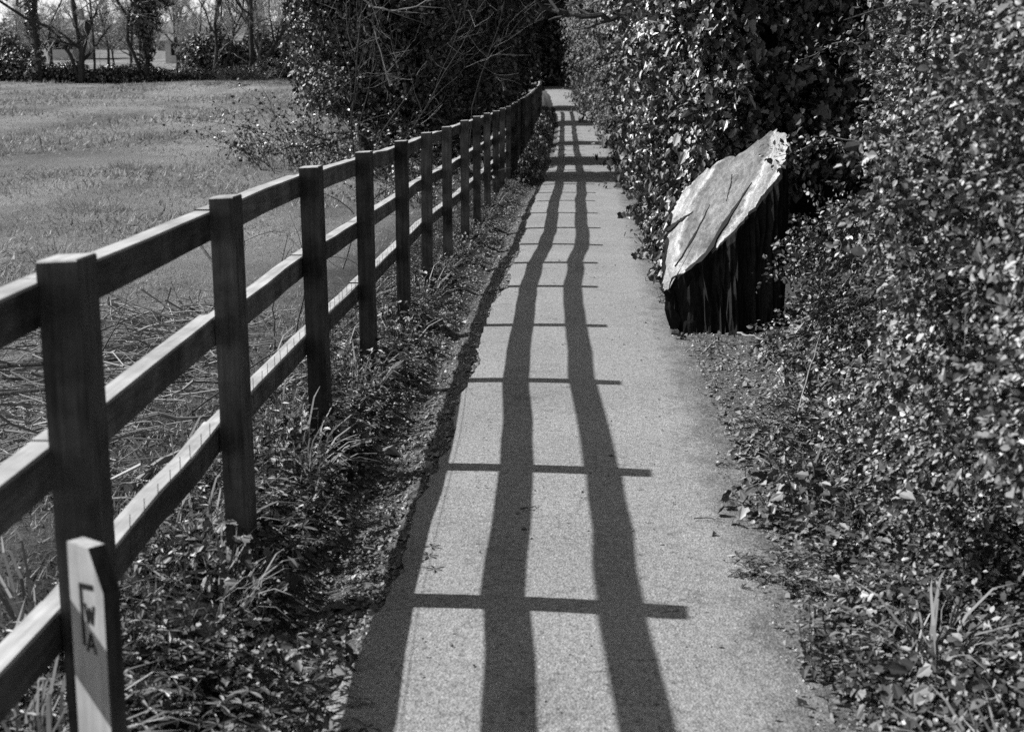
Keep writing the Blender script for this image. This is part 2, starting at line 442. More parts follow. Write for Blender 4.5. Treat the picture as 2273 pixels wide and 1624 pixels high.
# ------------------------------------------------------------------ waymark post
wm = empty('waymark_post', (-.909, 2.4, 0.0))
tag(wm, 'short timber waymark post with dark lettering before the nearest fence post', 'waymark post')
ang = math.atan2(-.62, .78)           # direction of the lettered face's width in plan
ux, uy = math.cos(ang) * 1.0, math.sin(ang)
U = np.array([.80, -.60, 0]); Nn = np.array([-.60, -.80, 0]); W_, Tk, Hh = .102, .034, .902
prof = np.array([(0, -.3), (W_, -.3), (W_, Hh - .075), (W_ * .62, Hh), (0, Hh)])
fr = prof[:, :1] * U + prof[:, 1:] * np.array([0, 0, 1.]); bk = fr - Nn * Tk
mb = MB(); k = 5
v = np.concatenate([fr, bk])
mb.add(v, [np.arange(5)[None]], 1); mb.add(v, [np.arange(5, 10)[None, ::-1]], 0)
for j in range(5):
    mb.add(v, [np.array([[j, j + 5, (j + 1) % 5 + 5, (j + 1) % 5]])], 1 if j in (3, 4) else 0)
mb.build('post', [M_woodz, M_lit], wm)
def stroke(mb, a, c, wd):
    a, c = np.array(a, float), np.array(c, float); d = (c - a) / np.linalg.norm(c - a); pdir = np.array([-d[1], d[0]]) * wd / 2
    q = np.array([a - pdir, c - pdir, c + pdir, a + pdir])
    f0 = q[:, :1] * U + q[:, 1:] * np.array([0, 0, 1.]) + Nn * .0015; f1 = f0 - Nn * .0035
    vv = np.concatenate([f0, f1])
    mb.add(vv, [np.array([[0, 1, 2, 3]]), np.array([[0, 4, 5, 1], [1, 5, 6, 2], [2, 6, 7, 3], [3, 7, 4, 0]])])
tH = Hh
mb = MB()
stroke(mb, (.034, tH - .072), (.037, tH - .185), .0065); stroke(mb, (.031, tH - .074), (.072, tH - .070), .009)
mb.build('arrow_stem', M_dark, wm)
def letter(segs):
    mb = MB()
    for a, c in segs: stroke(mb, a, c, .0048)
    mb.build('letter', M_dark, wm)
wz = tH - .104; hh = .036
letter((((.045, wz), (.0515, wz - hh)), ((.0515, wz - hh), (.058, wz - .006)), ((.058, wz - .006), (.0645, wz - hh)), ((.0645, wz - hh), (.071, wz))))
wz = tH - .158
letter((((.045, wz - hh), (.058, wz)), ((.058, wz), (.071, wz - hh)), ((.050, wz - hh * .65), (.066, wz - hh * .65))))

# ------------------------------------------------------------------ stump
SP = np.array([1.0, 10.0, 0.0])
stump = empty('tree_stump', SP)
tag(stump, 'huge tree stump with pale slanting sawn face and dark bark beside the path', 'tree stump')
OUT = np.array([(1.27, 10.03, 1.369), (1.335, 9.899, 1.363), (1.349, 9.76, 1.284), (1.293, 9.631, 1.117), (1.24, 9.626, 1.043), (1.127, 9.63, .893), (1.023, 9.642, .761),
    (.91, 9.679, .635), (.805, 9.725, .528), (.7, 9.788, .431), (.625, 9.878, .393), (.593, 9.83, .316), (.542, 9.867, .274), (.557, 9.96, .361), (.578, 10.092, .482),
    (.604, 10.244, .625), (.624, 10.344, .723), (.649, 10.438, .823), (.703, 10.457, .908), (.816, 10.427, 1.04), (.954, 10.325, 1.153), (1.093, 10.149, 1.215), (1.177, 10.094, 1.29)]) - SP
Lp = np.concatenate([OUT, OUT[:1]]); seg = np.linalg.norm(np.diff(Lp, axis=0), axis=1); cs = np.concatenate([[0], np.cumsum(seg)])
NR = 160; tt = np.linspace(0, cs[-1], NR, endpoint=False)
ring = np.stack([np.interp(tt, cs, Lp[:, i]) for i in range(3)], 1)
ring = ring + (ring - ring.mean(0)) * (.022 * R.normal(0, 1, NR) * (R.uniform(0, 1, NR) < .5) + .018 * np.sin(np.arange(NR) * .9) * np.sin(np.arange(NR) * .23))[:, None]
NF = np.array([-.74, -.39, .55]); NF /= np.linalg.norm(NF)
cen = ring.mean(0)
cc = np.array([-.02, .02])
lev = [ring]
th = np.arange(NR) / NR * 2 * math.pi
ridge = np.convolve(np.tile(R.normal(0, .03, NR), 3), np.ones(4) / 4, 'same')[NR:2 * NR] + .02 * np.sin(th * 7 + 1)
for k, u in enumerate([.02, .08, .2, .35, .5, .65, .8, .92, 1.0]):
    bz = -.12
    sc = 1 - .10 * u + .16 * max(0, u - .75) * 2
    p = ring.copy()
    p[:, :2] = cc + (ring[:, :2] - cc) * sc + np.array([.05, .02]) * u
    p[:, 2] = ring[:, 2] * (1 - u) + bz * u
    dirv = (ring[:, :2] - cc); dirv /= np.linalg.norm(dirv, axis=1)[:, None]
    amp = min(1, u * 12)
    p[:, :2] += dirv * ((ridge * (1 + .4 * math.sin(k * 1.7)) + R.normal(0, .012, NR)) * amp)[:, None]
    if k == 0: p[:, :2] += dirv * .018
    lev.append(p)
mb = MB(); v = np.concatenate(lev); i = np.arange(NR); j = (i + 1) % NR
for k in range(len(lev) - 1):
    mb.add(v, [np.stack([k * NR + i, (k + 1) * NR + i, (k + 1) * NR + j, k * NR + j], 1)])
mb.build('bark', barkmat('stump_bark', .006, .022, (28, 28, 16)), stump)
m, nt, bs = newmat('sawn_face')
co = objco(nt)
sx = nt.nodes.new('ShaderNodeSeparateXYZ'); nt.links.new(co, sx.inputs[0])
dx = math_(nt, 'ADD', sx.outputs[0], .05); dy = math_(nt, 'ADD', sx.outputs[1], 0.0)
rr = math_(nt, 'SQRT', math_(nt, 'ADD', math_(nt, 'MULTIPLY', dx, dx), math_(nt, 'MULTIPLY', dy, dy)), 0)
n1 = noise(nt, 7, 5, .7, co); n2 = noise(nt, 1, 4, .6, objco(nt, (60, 12, 25))); n3 = noise(nt, 90, 3, .8, co)
rd = math_(nt, 'ADD', rr, math_(nt, 'MULTIPLY', n1, .22))
zone = ramp(nt, rd, [(.28, .28), (.38, .2), (.42, .58), (.5, .36), (.58, .58)])
rings = ramp(nt, math_(nt, 'SINE', math_(nt, 'MULTIPLY', rd, 105), 0), [(0, .82), (1, 1.08)])
c = math_(nt, 'MULTIPLY', math_(nt, 'MULTIPLY', zone, rings), ramp(nt, n2, [(.3, .72), (.7, 1.15)]))
c = math_(nt, 'MULTIPLY', c, ramp(nt, n3, [(.3, .75), (.7, 1.2)]))
c = math_(nt, 'MULTIPLY', c, ramp(nt, n1, [(.3, .42), (.52, 1.1)]))
nt.links.new(c, bs.inputs['Base Color']); bs.inputs['Roughness'].default_value = .8; bs.inputs['Specular IOR Level'].default_value = .2
bump(nt, math_(nt, 'ADD', math_(nt, 'ADD', n2, n3), math_(nt, 'MULTIPLY', n1, 2.0)), .8, .02, bs)
mb = MB()
rg = [ring, cen + (ring - cen) * .93 + NF * .004, cen + (ring - cen) * .55 + NF * .012, cen[None] + (ring - cen) * .0 + NF * .014]
v = np.concatenate(rg[:3] + [rg[3][:1]])
for k in range(2): mb.add(v, [np.stack([k * NR + i, k * NR + j, (k + 1) * NR + j, (k + 1) * NR + i], 1)[:, ::-1]])
mb.add(v, [np.stack([2 * NR + i, 2 * NR + j, np.full(NR, 3 * NR)], 1)[:, ::-1]])
mb.build('sawn_face', m, stump)
CR = [([(.7, 9.783, .427), (.834, 9.704, .551), (.955, 9.767, .759), (1.063, 9.788, .92), (1.128, 9.813, 1.025)], [.016, .026, .022, .012, .001]),
      ([(.637, 9.921, .44), (.749, 9.954, .615), (.832, 10.01, .766), (.875, 10.055, .856)], [.002, .011, .007, .001]),
      ([(.600, 10.285, .655), (.692, 10.231, .734), (.771, 10.168, .795)], [.022, .012, .001]),
      ([(.975, 9.912, .889), (1.006, 9.991, .986), (1.026, 10.063, 1.064)], [.001, .004, .001])]
for _ in range(0):
    a_ = R.uniform(0, 6.28); rr_ = ring[int(a_ / 6.28 * NR) % NR]; t0 = R.uniform(.45, .8)
    CR.append(([tuple(SP + cen + (rr_ - cen) * t0), tuple(SP + cen + (rr_ - cen) * (t0 + .12) + R.normal(0, .01, 3)), tuple(SP + cen + (rr_ - cen) * min(.97, t0 + .25))], [.0005, R.uniform(.0008, .002), .0005]))
for pts, wd in CR:
    P = np.array(pts) - SP; s0 = np.linspace(0, 1, len(P)); s1 = np.linspace(0, 1, 17)
    Q = np.stack([np.interp(s1, s0, P[:, k]) for k in range(3)], 1); wq = np.interp(s1, s0, wd) * (1 + .25 * R.normal(size=17))
    # project on the face and lift clear of its slight dome
    Q = Q - ((Q - cen) @ NF)[:, None] * NF + NF * .017
    T = np.gradient(Q, axis=0); T /= np.linalg.norm(T, axis=1)[:, None]; B = np.cross(NF, T)
    Q = Q + B * R.normal(0, .003, 17)[:, None]
    a = Q + B * wq[:, None]; c = Q - B * wq[:, None]; k = np.arange(16)
    mb = MB(); mb.add(np.concatenate([a, c, Q - NF * .03]), [np.stack([k, k + 1, k + 18, k + 17], 1), np.stack([k, k + 34, k + 35, k + 1], 1), np.stack([k + 17, k + 18, k + 35, k + 34], 1)])
    mb.build('crack', M_dark, stump)

# ------------------------------------------------------------------ hedges made of leaf sheets
def plan_curve(poly):
    P = np.array(poly, float); sg = np.linalg.norm(np.diff(P, axis=0), axis=1); cs = np.concatenate([[0], np.cumsum(sg)])
    def f(s):
        xy = np.stack([np.interp(s, cs, P[:, 0]), np.interp(s, cs, P[:, 1])], -1)
        e = .15; d = np.stack([np.interp(s + e, cs, P[:, 0]) - np.interp(s - e, cs, P[:, 0]), np.interp(s + e, cs, P[:, 1]) - np.interp(s - e, cs, P[:, 1])], -1)
        d /= np.linalg.norm(d, axis=-1)[..., None] + 1e-9
        return xy, np.stack([-d[..., 1], d[..., 0]], -1)          # normal: left of travel
    return f, cs[-1]

def hedge(name, label, cat, poly, z0, z1, n, size, tm, mat, group=None, over=.0, lean=0.0, amp=.16, depth=.3, seed=1, gap=-.5, core=.42, back=1.2, droop=1.0, upn=.35, twigs=60, extra=None):
    f, Ln = plan_curve(poly); g0 = pz(np.array(poly)[:, 1]).mean(); c0 = np.array(poly).mean(0)
    root = empty(name, (float(c0[0]), float(c0[1]), float(g0))); tag(root, label, cat, group); O = np.array(root.location)
    def surf(s, z, off):
        xy, nn = f(s)
        w_ = xy[..., 1] - .7 * xy[..., 0]; o = off + amp * vnoise(w_, z, seed, 2.2) + .6 * amp * vnoise(w_, z, seed + 1, 5.5) + over * np.maximum(z - 1.2, 0) - lean * z
        return np.concatenate([xy + nn * o[..., None], (z + pz(xy[..., 1]))[..., None]], -1), nn
    k = 12; m = n // k
    s = R.uniform(0, Ln, m); z = z0 + (z1 - z0) * R.uniform(0, 1, m)
    xy0, _ = f(s); w0 = xy0[:, 1] - .7 * xy0[:, 0]
    dn = .9 * vnoise(w0, z, seed + 4, 1.2) + .7 * vnoise(w0, z, seed + 5, 3.2) + .6 * vnoise(w0, z, seed + 6, 7)
    keep = dn > gap + R.normal(0, .25, m); s, z = s[keep], z[keep]; m = len(s)
    P, nn = surf(s, z, .05 - np.abs(R.normal(0, depth, m)))
    hang = droop > .5
    d = np.concatenate([nn * (.35 if hang else .7), np.full((m, 1), -.7 if hang else .25)], 1) + R.normal(0, .42, (m, 3))
    d /= np.linalg.norm(d, axis=1)[:, None]
    L = size * R.uniform(2.5, 7.5, m) * (1.0 if hang else 1.3); u = R.uniform(0, 1, (m, k))
    P = (P[:, None] + d[:, None] * (L[:, None] * u)[..., None] + R.normal(0, size * .38, (m, k, 3))).reshape(-1, 3)
    nn = np.repeat(nn, k, 0); n = m * k
    tone = np.repeat(R.normal(0, .55, (m, 3)), k, 0)
    N = np.concatenate([nn * .7, np.full((n, 1), upn)], 1) + R.normal(0, .38, (n, 3)) + tone
    T = np.array([0, 0, -droop]) + (0 if hang else 1) * np.repeat(d, k, 0) + R.normal(0, .6, (n, 3))
    mb = MB(); mb.leaves(tm, P - O, N, size * R.lognormal(-.15, .3, n), T=T)
    mb.build('foliage', mat, root)
    # near-black core standing in for the shade deep inside the hedge
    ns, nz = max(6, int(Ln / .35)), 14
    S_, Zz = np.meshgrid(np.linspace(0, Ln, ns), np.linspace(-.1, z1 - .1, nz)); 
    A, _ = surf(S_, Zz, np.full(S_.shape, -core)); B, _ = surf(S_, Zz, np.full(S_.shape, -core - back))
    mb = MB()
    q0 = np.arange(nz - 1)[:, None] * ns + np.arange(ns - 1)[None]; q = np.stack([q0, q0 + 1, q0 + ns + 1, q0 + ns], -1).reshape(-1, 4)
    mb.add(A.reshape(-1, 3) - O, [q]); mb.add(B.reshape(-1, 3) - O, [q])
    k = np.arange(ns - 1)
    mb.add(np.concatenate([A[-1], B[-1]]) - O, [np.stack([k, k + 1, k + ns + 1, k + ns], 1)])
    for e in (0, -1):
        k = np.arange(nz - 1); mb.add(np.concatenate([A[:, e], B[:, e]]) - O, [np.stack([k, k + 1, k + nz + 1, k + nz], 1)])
    mb.build('shade_core', M_core, root)
    if twigs:
        mb = MB()
        for _ in range(twigs):
            s1 = R.uniform(0, Ln); z_ = R.uniform(z0 + .1, z1); P0, n0 = surf(np.array([s1]), np.array([z_]), np.array([-.25]))
            d = np.array([n0[0, 0] * R.uniform(.3, 1), n0[0, 1] * R.uniform(.3, 1), 0]) + R.normal(0, .6, 3); d /= np.linalg.norm(d); l = R.uniform(.25, .6)
            mb.tube([P0[0] - O + d * l * u + np.array([0, 0, -.12 * u * u * l]) + R.normal(0, .012, 3) for u in np.linspace(0, 1, 6)], np.linspace(.005, .0015, 6), 4, False)
        mb.build('twigs', M_twig, root)['kind'] = 'stuff'
    return root

hedge('ivy_hedge', 'dense glossy ivy hedge rising right behind the tree stump', 'hedge', [(2.3, 12.5), (1.5, 12.05), (1.05, 11.95), (.88, 12.6), (.86, 16.2)], .02, 4.3, 52000, .062, IVY, M_ivy, 'ivy hedges along the right of the path', seed=31, over=.06, gap=-.2, depth=.2, twigs=70, back=.9)
hedge('ivy_hedge', 'black shaded ivy wall in the hollow behind the stump', 'hedge', [(4.2, 13.0), (1.0, 12.9)], .02, 4.3, 16000, .062, IVY, M_ivy, 'ivy hedges along the right of the path', seed=32, gap=-.1, twigs=20)
hedge('ivy_hedge', 'ivy hedge beyond the stump, second along the right of the path', 'hedge', [(.88, 15.6), (.85, 23)], .02, 4.4, 36000, .07, IVY, M_ivy, 'ivy hedges along the right of the path', seed=31, over=.065, gap=-.25, depth=.2, twigs=50)
hedge('ivy_hedge', 'third ivy hedge on the right, meeting the pale far hedge', 'hedge', [(.85, 22.4), (.86, 31)], .02, 4.6, 30000, .085, IVY, M_dull, 'ivy hedges along the right of the path', seed=31, over=.07, gap=-.4, depth=.22, twigs=40)
hedge('hawthorn_hedge', 'pale fine-leaved hedge on the right where the path narrows', 'hedge', [(.86, 30.5), (.80, 38), (.62, 46)], .0, 5.5, 30000, .09, DIAM, M_fine, 'pale hedges at the far right of the path', seed=41, amp=.22, over=.07, gap=-1.2, twigs=60)
hedge('hawthorn_hedge', 'pale sunlit hedge at the far bend of the path', 'hedge', [(.62, 45.5), (.25, 58), (-.4, 72)], .0, 6.5, 38000, .12, DIAM, M_fine, 'pale hedges at the far right of the path', seed=43, amp=.3, over=.06, gap=-1.5, twigs=80)
# near right: sunlit bushes leaning in from the bank
hedge('hawthorn_bush', 'blurred sunlit bush nearest the camera at the right edge', 'bush', [(.93, 1.2), (1.06, 3.0), (1.12, 4.7)], .12, 2.9, 105000, .025, OVAL, M_dull, 'small-leaved bushes on the right bank', seed=51, lean=.17, amp=.17, depth=.2, gap=-.35, core=.36, droop=.0, upn=.7, twigs=90)
hedge('hawthorn_bush', 'leafy bush with small young leaves right of the stump', 'bush', [(1.16, 4.4), (1.28, 5.8), (1.42, 7.0), (1.5, 8.0), (1.8, 8.7), (2.8, 9.1)], .10, 3.2, 125000, .027, OVAL, M_dull, 'small-leaved bushes on the right bank', seed=53, lean=.05, amp=.17, depth=.2, gap=-.3, core=.42, droop=.0, upn=.6, twigs=110)

# ------------------------------------------------------------------ ivy-clad trees on the left
def canopy(name, label, cat, base, ells, n, size, tm, mat, group=None, seed=1, coreR=.62, trunk=.14, lim=.0, gap=-.9, hair=40):
    root = empty(name, (base[0], base[1], float(gz(base[0], base[1])))); tag(root, label, cat, group); O = np.array(root.location)
    E = np.array(ells, float); vol = E[:, 3] * E[:, 4] * E[:, 5]; cnt = (n * vol ** .7 / (vol ** .7).sum()).astype(int)
    mb = MB(); cm = MB(); tm_ = MB(); hm = MB()
    for e, c in zip(E, cnt):
        d = R.normal(size=(c, 3)); d /= np.linalg.norm(d, axis=1)[:, None]
        rad = 1 - np.abs(R.normal(0, .2, c)) + .12
        lump = 1 + .16 * vnoise(d[:, 0] * 3 + d[:, 2] * 2, d[:, 1] * 3 - d[:, 2] * 2.5, seed + int(c) % 97, 1.6)
        keep = vnoise(d[:, 0] * 4 + d[:, 2] * 3, d[:, 1] * 4 - d[:, 2] * 3, seed + 7, 2.6) > gap + .25 + R.normal(0, .3, c)
        P = e[:3] + d * (rad * lump)[:, None] * e[3:]
        keep &= P[:, 2] > gz(P[:, 0], P[:, 1]) + .05
        P, d = P[keep], d[keep]
        mb.leaves(tm, P - O, d / e[3:] * e[3:].mean() * .55 + np.array([-.15, 0, .25]) + R.normal(0, .75, d.shape), size * R.uniform(.55, 1.25, len(P)), T=np.array([0, 0, -.8]) + R.normal(0, .6, d.shape))
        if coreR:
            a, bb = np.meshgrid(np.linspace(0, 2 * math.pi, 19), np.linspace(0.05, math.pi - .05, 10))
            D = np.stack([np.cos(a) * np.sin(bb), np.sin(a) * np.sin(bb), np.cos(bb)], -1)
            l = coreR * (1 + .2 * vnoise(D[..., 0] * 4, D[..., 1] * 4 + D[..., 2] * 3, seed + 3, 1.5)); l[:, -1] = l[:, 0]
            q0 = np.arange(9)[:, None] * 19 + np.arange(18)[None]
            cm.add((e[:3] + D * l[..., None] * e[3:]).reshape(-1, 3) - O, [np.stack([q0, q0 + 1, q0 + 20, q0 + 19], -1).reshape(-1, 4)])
        s0 = np.array([base[0], base[1], O[2] - .2]) + R.normal(0, .1, 3) * [1, 1, 0]; u = np.linspace(0, 1, 9)[:, None]
        mid = (s0 + e[:3]) / 2 + R.normal(0, .3, 3)
        P = (1 - u) ** 2 * s0 + 2 * u * (1 - u) * mid + u * u * e[:3] + R.normal(0, .03, (9, 3))
        tm_.tube(P - O, np.linspace(trunk, trunk * .3, 9), 7)
        for _ in range(hair):
            dd = R.normal(size=3); dd /= np.linalg.norm(dd); p0 = e[:3] + dd * e[3:] * .8; l = R.uniform(.4, 1.1) * size * 9
            dd = dd + R.normal(0, .6, 3); dd /= np.linalg.norm(dd)
            hm.tube([p0 - O + dd * l * u_ + np.array([0, 0, -.25 * l * u_ * u_]) + R.normal(0, .02 * l, 3) for u_ in np.linspace(0, 1, 6)], np.linspace(.007, .002, 6) * size * 13, 3, False)
    mb.build('foliage', mat, root)
    if coreR: cm.build('shade_core', M_core, root)  # solid dark core, painted shade inside the crown
    tm_.build('trunk', M_bark, root)
    if hair: hm.build('twigs', M_pale, root)['kind'] = 'stuff'
    return root

GI = 'ivy-clad trees behind the fence'
canopy('ivy_tree', 'ivy-smothered tree leaning over the field side of the fence', 'tree', (-3.6, 26.4),
       [(-4.5, 26.4, 3.1, .8, .9, .75), (-3.8, 26.5, 2.6, 1.0, 1.1, .9), (-3.2, 26.5, 1.9, .8, 1.0, .85), (-4.1, 26.3, 1.7, .8, .8, .55), (-4.5, 26.5, 4.2, 1.5, 1.2, 1.0), (-2.9, 26.6, 3.2, 1.0, 1.15, .75), (-3.1, 26.7, .9, .7, .9, .6)],
       90000, .066, IVY, M_dull, GI, seed=61, gap=-.5, coreR=.55)
canopy('ivy_tree', 'dark ivy tree close behind the fence where its top fades into shade', 'tree', (-3.2, 31.2),
       [(-3.3, 31.2, 1.3, 1.2, 1.2, 1.3), (-3.6, 31.2, 3.0, 1.5, 1.35, 1.2), (-2.9, 31.3, 3.8, 1.4, 1.3, 1.0), (-5, 31.3, 2.2, 1.2, 1.2, 1.2)],
       40000, .09, IVY, M_ivy, GI, seed=62)
canopy('ivy_tree', 'third dark ivy tree along the fence, mostly in shade', 'tree', (-3.6, 39),
       [(-3.4, 39, 1.6, 1.4, 1.0, 1.5), (-3.2, 39, 3.6, 1.5, 1.0, 1.3), (-5, 39.1, 3.0, 1.5, 1.1, 2.0), (-5.2, 39.1, 1.2, 1.3, 1.2, 1.2)],
       34000, .11, IVY, M_ivy, GI, seed=63)
canopy('evergreen_tree', 'broad black evergreen in the shade above the far fence', 'tree', (-6.5, 52),
       [(-6.5, 52, 2.2, 1.8, 1.5, 2.2), (-6.8, 52, 5.0, 2.4, 1.8, 2.2), (-5.3, 53, 3.0, 1.2, 1.3, 2.4)],
       26000, .16, IVY, M_ivy, 'dark trees at the far end of the path', seed=64)
canopy('evergreen_tree', 'dark evergreen overhanging the far bend of the fence', 'tree', (-4.3, 63),
       [(-4.2, 63, 2.4, 1.7, 1.6, 2.2), (-4.0, 63, 5.2, 2.2, 1.6, 2.0), (-6.2, 64, 4.0, 1.8, 1.6, 3.5)],
       26000, .17, IVY, M_ivy, 'dark trees at the far end of the path', seed=65)
canopy('evergreen_tree', 'dark evergreen left of where the path disappears', 'tree', (-4.8, 78),
       [(-4.2, 78, 3.0, 1.6, 1.6, 2.4), (-4.3, 78, 6.0, 2.0, 1.8, 2.4), (-6.5, 80, 4.5, 2.0, 1.6, 4.0)],
       24000, .18, IVY, M_ivy, 'dark trees at the far end of the path', seed=66)
canopy('evergreen_tree', 'dark bush closing the view at the very end of the path', 'tree', (-1.9, 80),
       [(-1.5, 80, 2.6, 1.3, 1.3, 1.6), (-1.3, 80.5, 5.0, 2.0, 1.4, 2.4), (-.2, 84, 5.5, 2.2, 1.6, 4.5)],
       20000, .2, IVY, M_ivy, 'dark trees at the far end of the path', seed=67)

# ------------------------------------------------------------------ low plants
def plant(name, parts):
    root = empty(name)
    for nm, mb, mt in parts: mb.build(nm, mt, root)['kind'] = 'stuff'
    return root
def make_cleavers(ns=48, r=.25, h=.23, lf=.043):
    st, lv = MB(), MB()
    for _ in range(ns):
        a = R.uniform(0, 6.28); q = r * math.sqrt(R.uniform(0, 1)); b0 = np.array([q * math.cos(a), q * math.sin(a) * 1.3, -.03])
        l = h * R.uniform(.55, 1.15) * (1.1 - .6 * q / r); d = np.array([math.cos(a) * .5 * q / r, math.sin(a) * .5 * q / r, 1]) + R.normal(0, .25, 3); d /= np.linalg.norm(d)
        P = np.array([b0 + d * l * u + np.array([math.cos(a), math.sin(a), -.3]) * .08 * u * u for u in np.linspace(0, 1, 6)])
        st.tube(P, np.linspace(.0022, .0012, 6), 3, False)
        nw = max(3, int(l / .045))
        for k in range(nw):
            u = (k + 1) / nw; p = b0 + d * l * u + np.array([math.cos(a), math.sin(a), -.3]) * .08 * u * u
            n = 8; ph = np.arange(n) / n * 6.28 + R.uniform(0, 6); rad = np.stack([np.cos(ph), np.sin(ph), np.full(n, .55 if k == nw - 1 else .15)], 1) + R.normal(0, .15, (n, 3))
            N = np.array([0, 0, 1.]) + .3 * R.normal(size=(n, 3)) + d * .5
            lv.leaves(LANCE, np.repeat(p[None], n, 0), N, lf * R.uniform(.7, 1.2, n) * (1.0 if k > 0 else .7), T=rad)
    return plant('cleavers_clump', [('stems', st, M_twig), ('leaves', lv, M_weed)])
def make_nettle(ns=30, r=.23, h=.22, lf=.058):
    st, lv = MB(), MB()
    for _ in range(ns):
        a = R.uniform(0, 6.28); q = r * math.sqrt(R.uniform(0, 1)); b0 = np.array([q * math.cos(a), q * math.sin(a) * 1.4, -.03])
        l = h * R.uniform(.5, 1.2); d = np.array([0, 0, 1]) + R.normal(0, .2, 3); d /= np.linalg.norm(d)
        st.tube([b0 + d * l * u for u in np.linspace(0, 1, 4)], .002, 3, False)
        nw = max(3, int(l / .05)); a0 = R.uniform(0, 6)
        for k in range(nw):
            u = (k + 1) / nw; p = b0 + d * l * u; ph = a0 + k * 1.57 + np.array([0, math.pi])
            if k == nw - 1: ph = a0 + np.arange(4) * 1.57
            T = np.stack([np.cos(ph), np.sin(ph), np.full(len(ph), -.15 + .3 * u)], 1) + R.normal(0, .12, (len(ph), 3))
            lv.leaves(NETTLE, np.repeat(p[None], len(ph), 0), np.array([0, 0, 1.]) + R.normal(0, .25, (len(ph), 3)), lf * R.uniform(.7, 1.15) * (1.15 - .6 * u), T=T)
    return plant('nettle_clump', [('stems', st, M_twig), ('leaves', lv, M_weed)])
def make_tuft(n=70, r=.14, h=.3, mat=None, name='grass_tuft'):
    lv = MB(); a = R.uniform(0, 6.28, n); q = r * np.sqrt(R.uniform(0, 1, n)); o = np.stack([np.cos(a), np.sin(a), np.zeros(n)], 1)
    P = o * q[:, None] + np.array([0, 0, -.02]); T = o * R.uniform(.1, .9, (n, 1)) + np.array([0, 0, 1.]) + R.normal(0, .2, (n, 3))
    N = -o * .4 + np.array([0, 0, .6]) + R.normal(0, .3, (n, 3))
    lv.leaves(BLADE, P, N, h * R.uniform(.5, 1.2, n), T=T)
    return plant(name, [('blades', lv, mat or M_grass)])
def make_groundivy(n=260, r=.25, h=.16, lf=.036, tm=IVY, name='ground_ivy_clump', mat=None):
    lv, st = MB(), MB(); a = R.uniform(0, 6.28, n); q = r * np.sqrt(R.uniform(0, 1, n))
    z = h * (1 - (q / r) ** 2) * R.uniform(.3, 1.1, n) + .02
    P = np.stack([q * np.cos(a), q * np.sin(a), z], 1); N = np.stack([np.cos(a) * q / r * .7, np.sin(a) * q / r * .7, np.full(n, .9)], 1) + R.normal(0, .45, (n, 3))
    lv.leaves(tm, P, N, lf * R.uniform(.45, 1.3, n))
    for i in range(0, n, 6): st.tube([P[i] * [.5, .5, 0], P[i] * [.8, .8, .6], P[i]], .0015, 3, False)
    return plant(name, [('stems', st, M_twig), ('leaves', lv, mat or M_weed)])
ORD = ['nearest', 'second', 'third', 'fourth', 'fifth', 'sixth', 'seventh', 'eighth', 'ninth', 'tenth', 'eleventh', 'twelfth', 'thirteenth', 'fourteenth', 'fifteenth', 'sixteenth']
used = set()
def put(proto, x, y, sc, label, cat, group, dz=0.0, rz=None):
    o = copy_tree(proto) if proto in used else proto
    used.add(proto)
    o.location = (x, y, float(gz(x, y)) + dz); o.rotation_euler = (0, 0, R.uniform(0, 6.28) if rz is None else rz); o.scale = (sc,) * 3
    return tag(o, label, cat, group)
cl = [make_cleavers() for _ in range(3)]; ne = [make_nettle() for _ in range(3)]; tu = [make_tuft() for _ in range(3)]; gi = [make_groundivy() for _ in range(3)]
WG = 'weeds along the foot of the fence'
for k in range(13):
    a, c = PX[k + 1] if k + 1 < len(PX) else PX[-1], PX[k + 2]
    if k == 12: continue
    A, B = ORD[k], ORD[k + 1]
    at = lambda t, dx: (a[0] + (c[0] - a[0]) * t + dx, a[1] + (c[1] - a[1]) * t)
    s = 1.0 if k < 5 else .85
    x, y = at(.22, -.03); put(cl[k % 3], x, y, s * R.uniform(.9, 1.15), f'cleavers clump by the path, between {A} and {B} fence posts', 'weed', WG)
    x, y = at(.55, -.01); put(ne[k % 3], x, y, s * R.uniform(.85, 1.1), f'nettle clump by the path, between {A} and {B} fence posts', 'weed', WG)
    x, y = at(.8, .0); put(tu[k % 3], x, y, s * R.uniform(.8, 1.1), f'grass tuft at the fence, between {A} and {B} posts', 'grass', WG)
    x, y = at(.96, .0); put(gi[k % 3], x, y, s * R.uniform(.9, 1.2), f'low broad-leaved weeds at the foot of the {B} fence post', 'weed', WG)
    if k < 5:
        x, y = at(.12, -.2); put(tu[(k + 1) % 3], x, y, .95, f'grass tuft behind the fence, just past the {A} post', 'grass', 'weeds behind the fence')
        x, y = at(.62, -.5); put(tu[(k + 2) % 3], x, y, 1.1, f'grass tuft on the field side, halfway between {A} and {B} posts', 'grass', 'weeds behind the fence')
    if k < 8:
        x, y = at(.4, -.28); put(cl[(k + 1) % 3], x, y, .95, f'cleavers clump behind the fence, between {A} and {B} posts', 'weed', 'weeds behind the fence')
        x, y = at(.85, -.35); put(ne[(k + 1) % 3], x, y, .85, f'nettle clump behind the fence, between {A} and {B} posts', 'weed', 'weeds behind the fence')
for k in range(9):                                            # ivy scrambling along the shaded far fence
    y0_ = 25.6 + k * 3.4; i_ = int(np.argmin([abs(p_[1] - y0_) for p_ in PX])); o = put(gi[k % 3], PX[i_][0] + .28, y0_, 2.3 + .1 * k, f'ivy mound against the shaded far fence, {ORD[k]} one going away', 'weed', 'ivy along the shaded far fence')
    o.scale = (1.1 + .04 * k, 4.2, 2.2 + .1 * k); o.rotation_euler = (0, 0, 0)
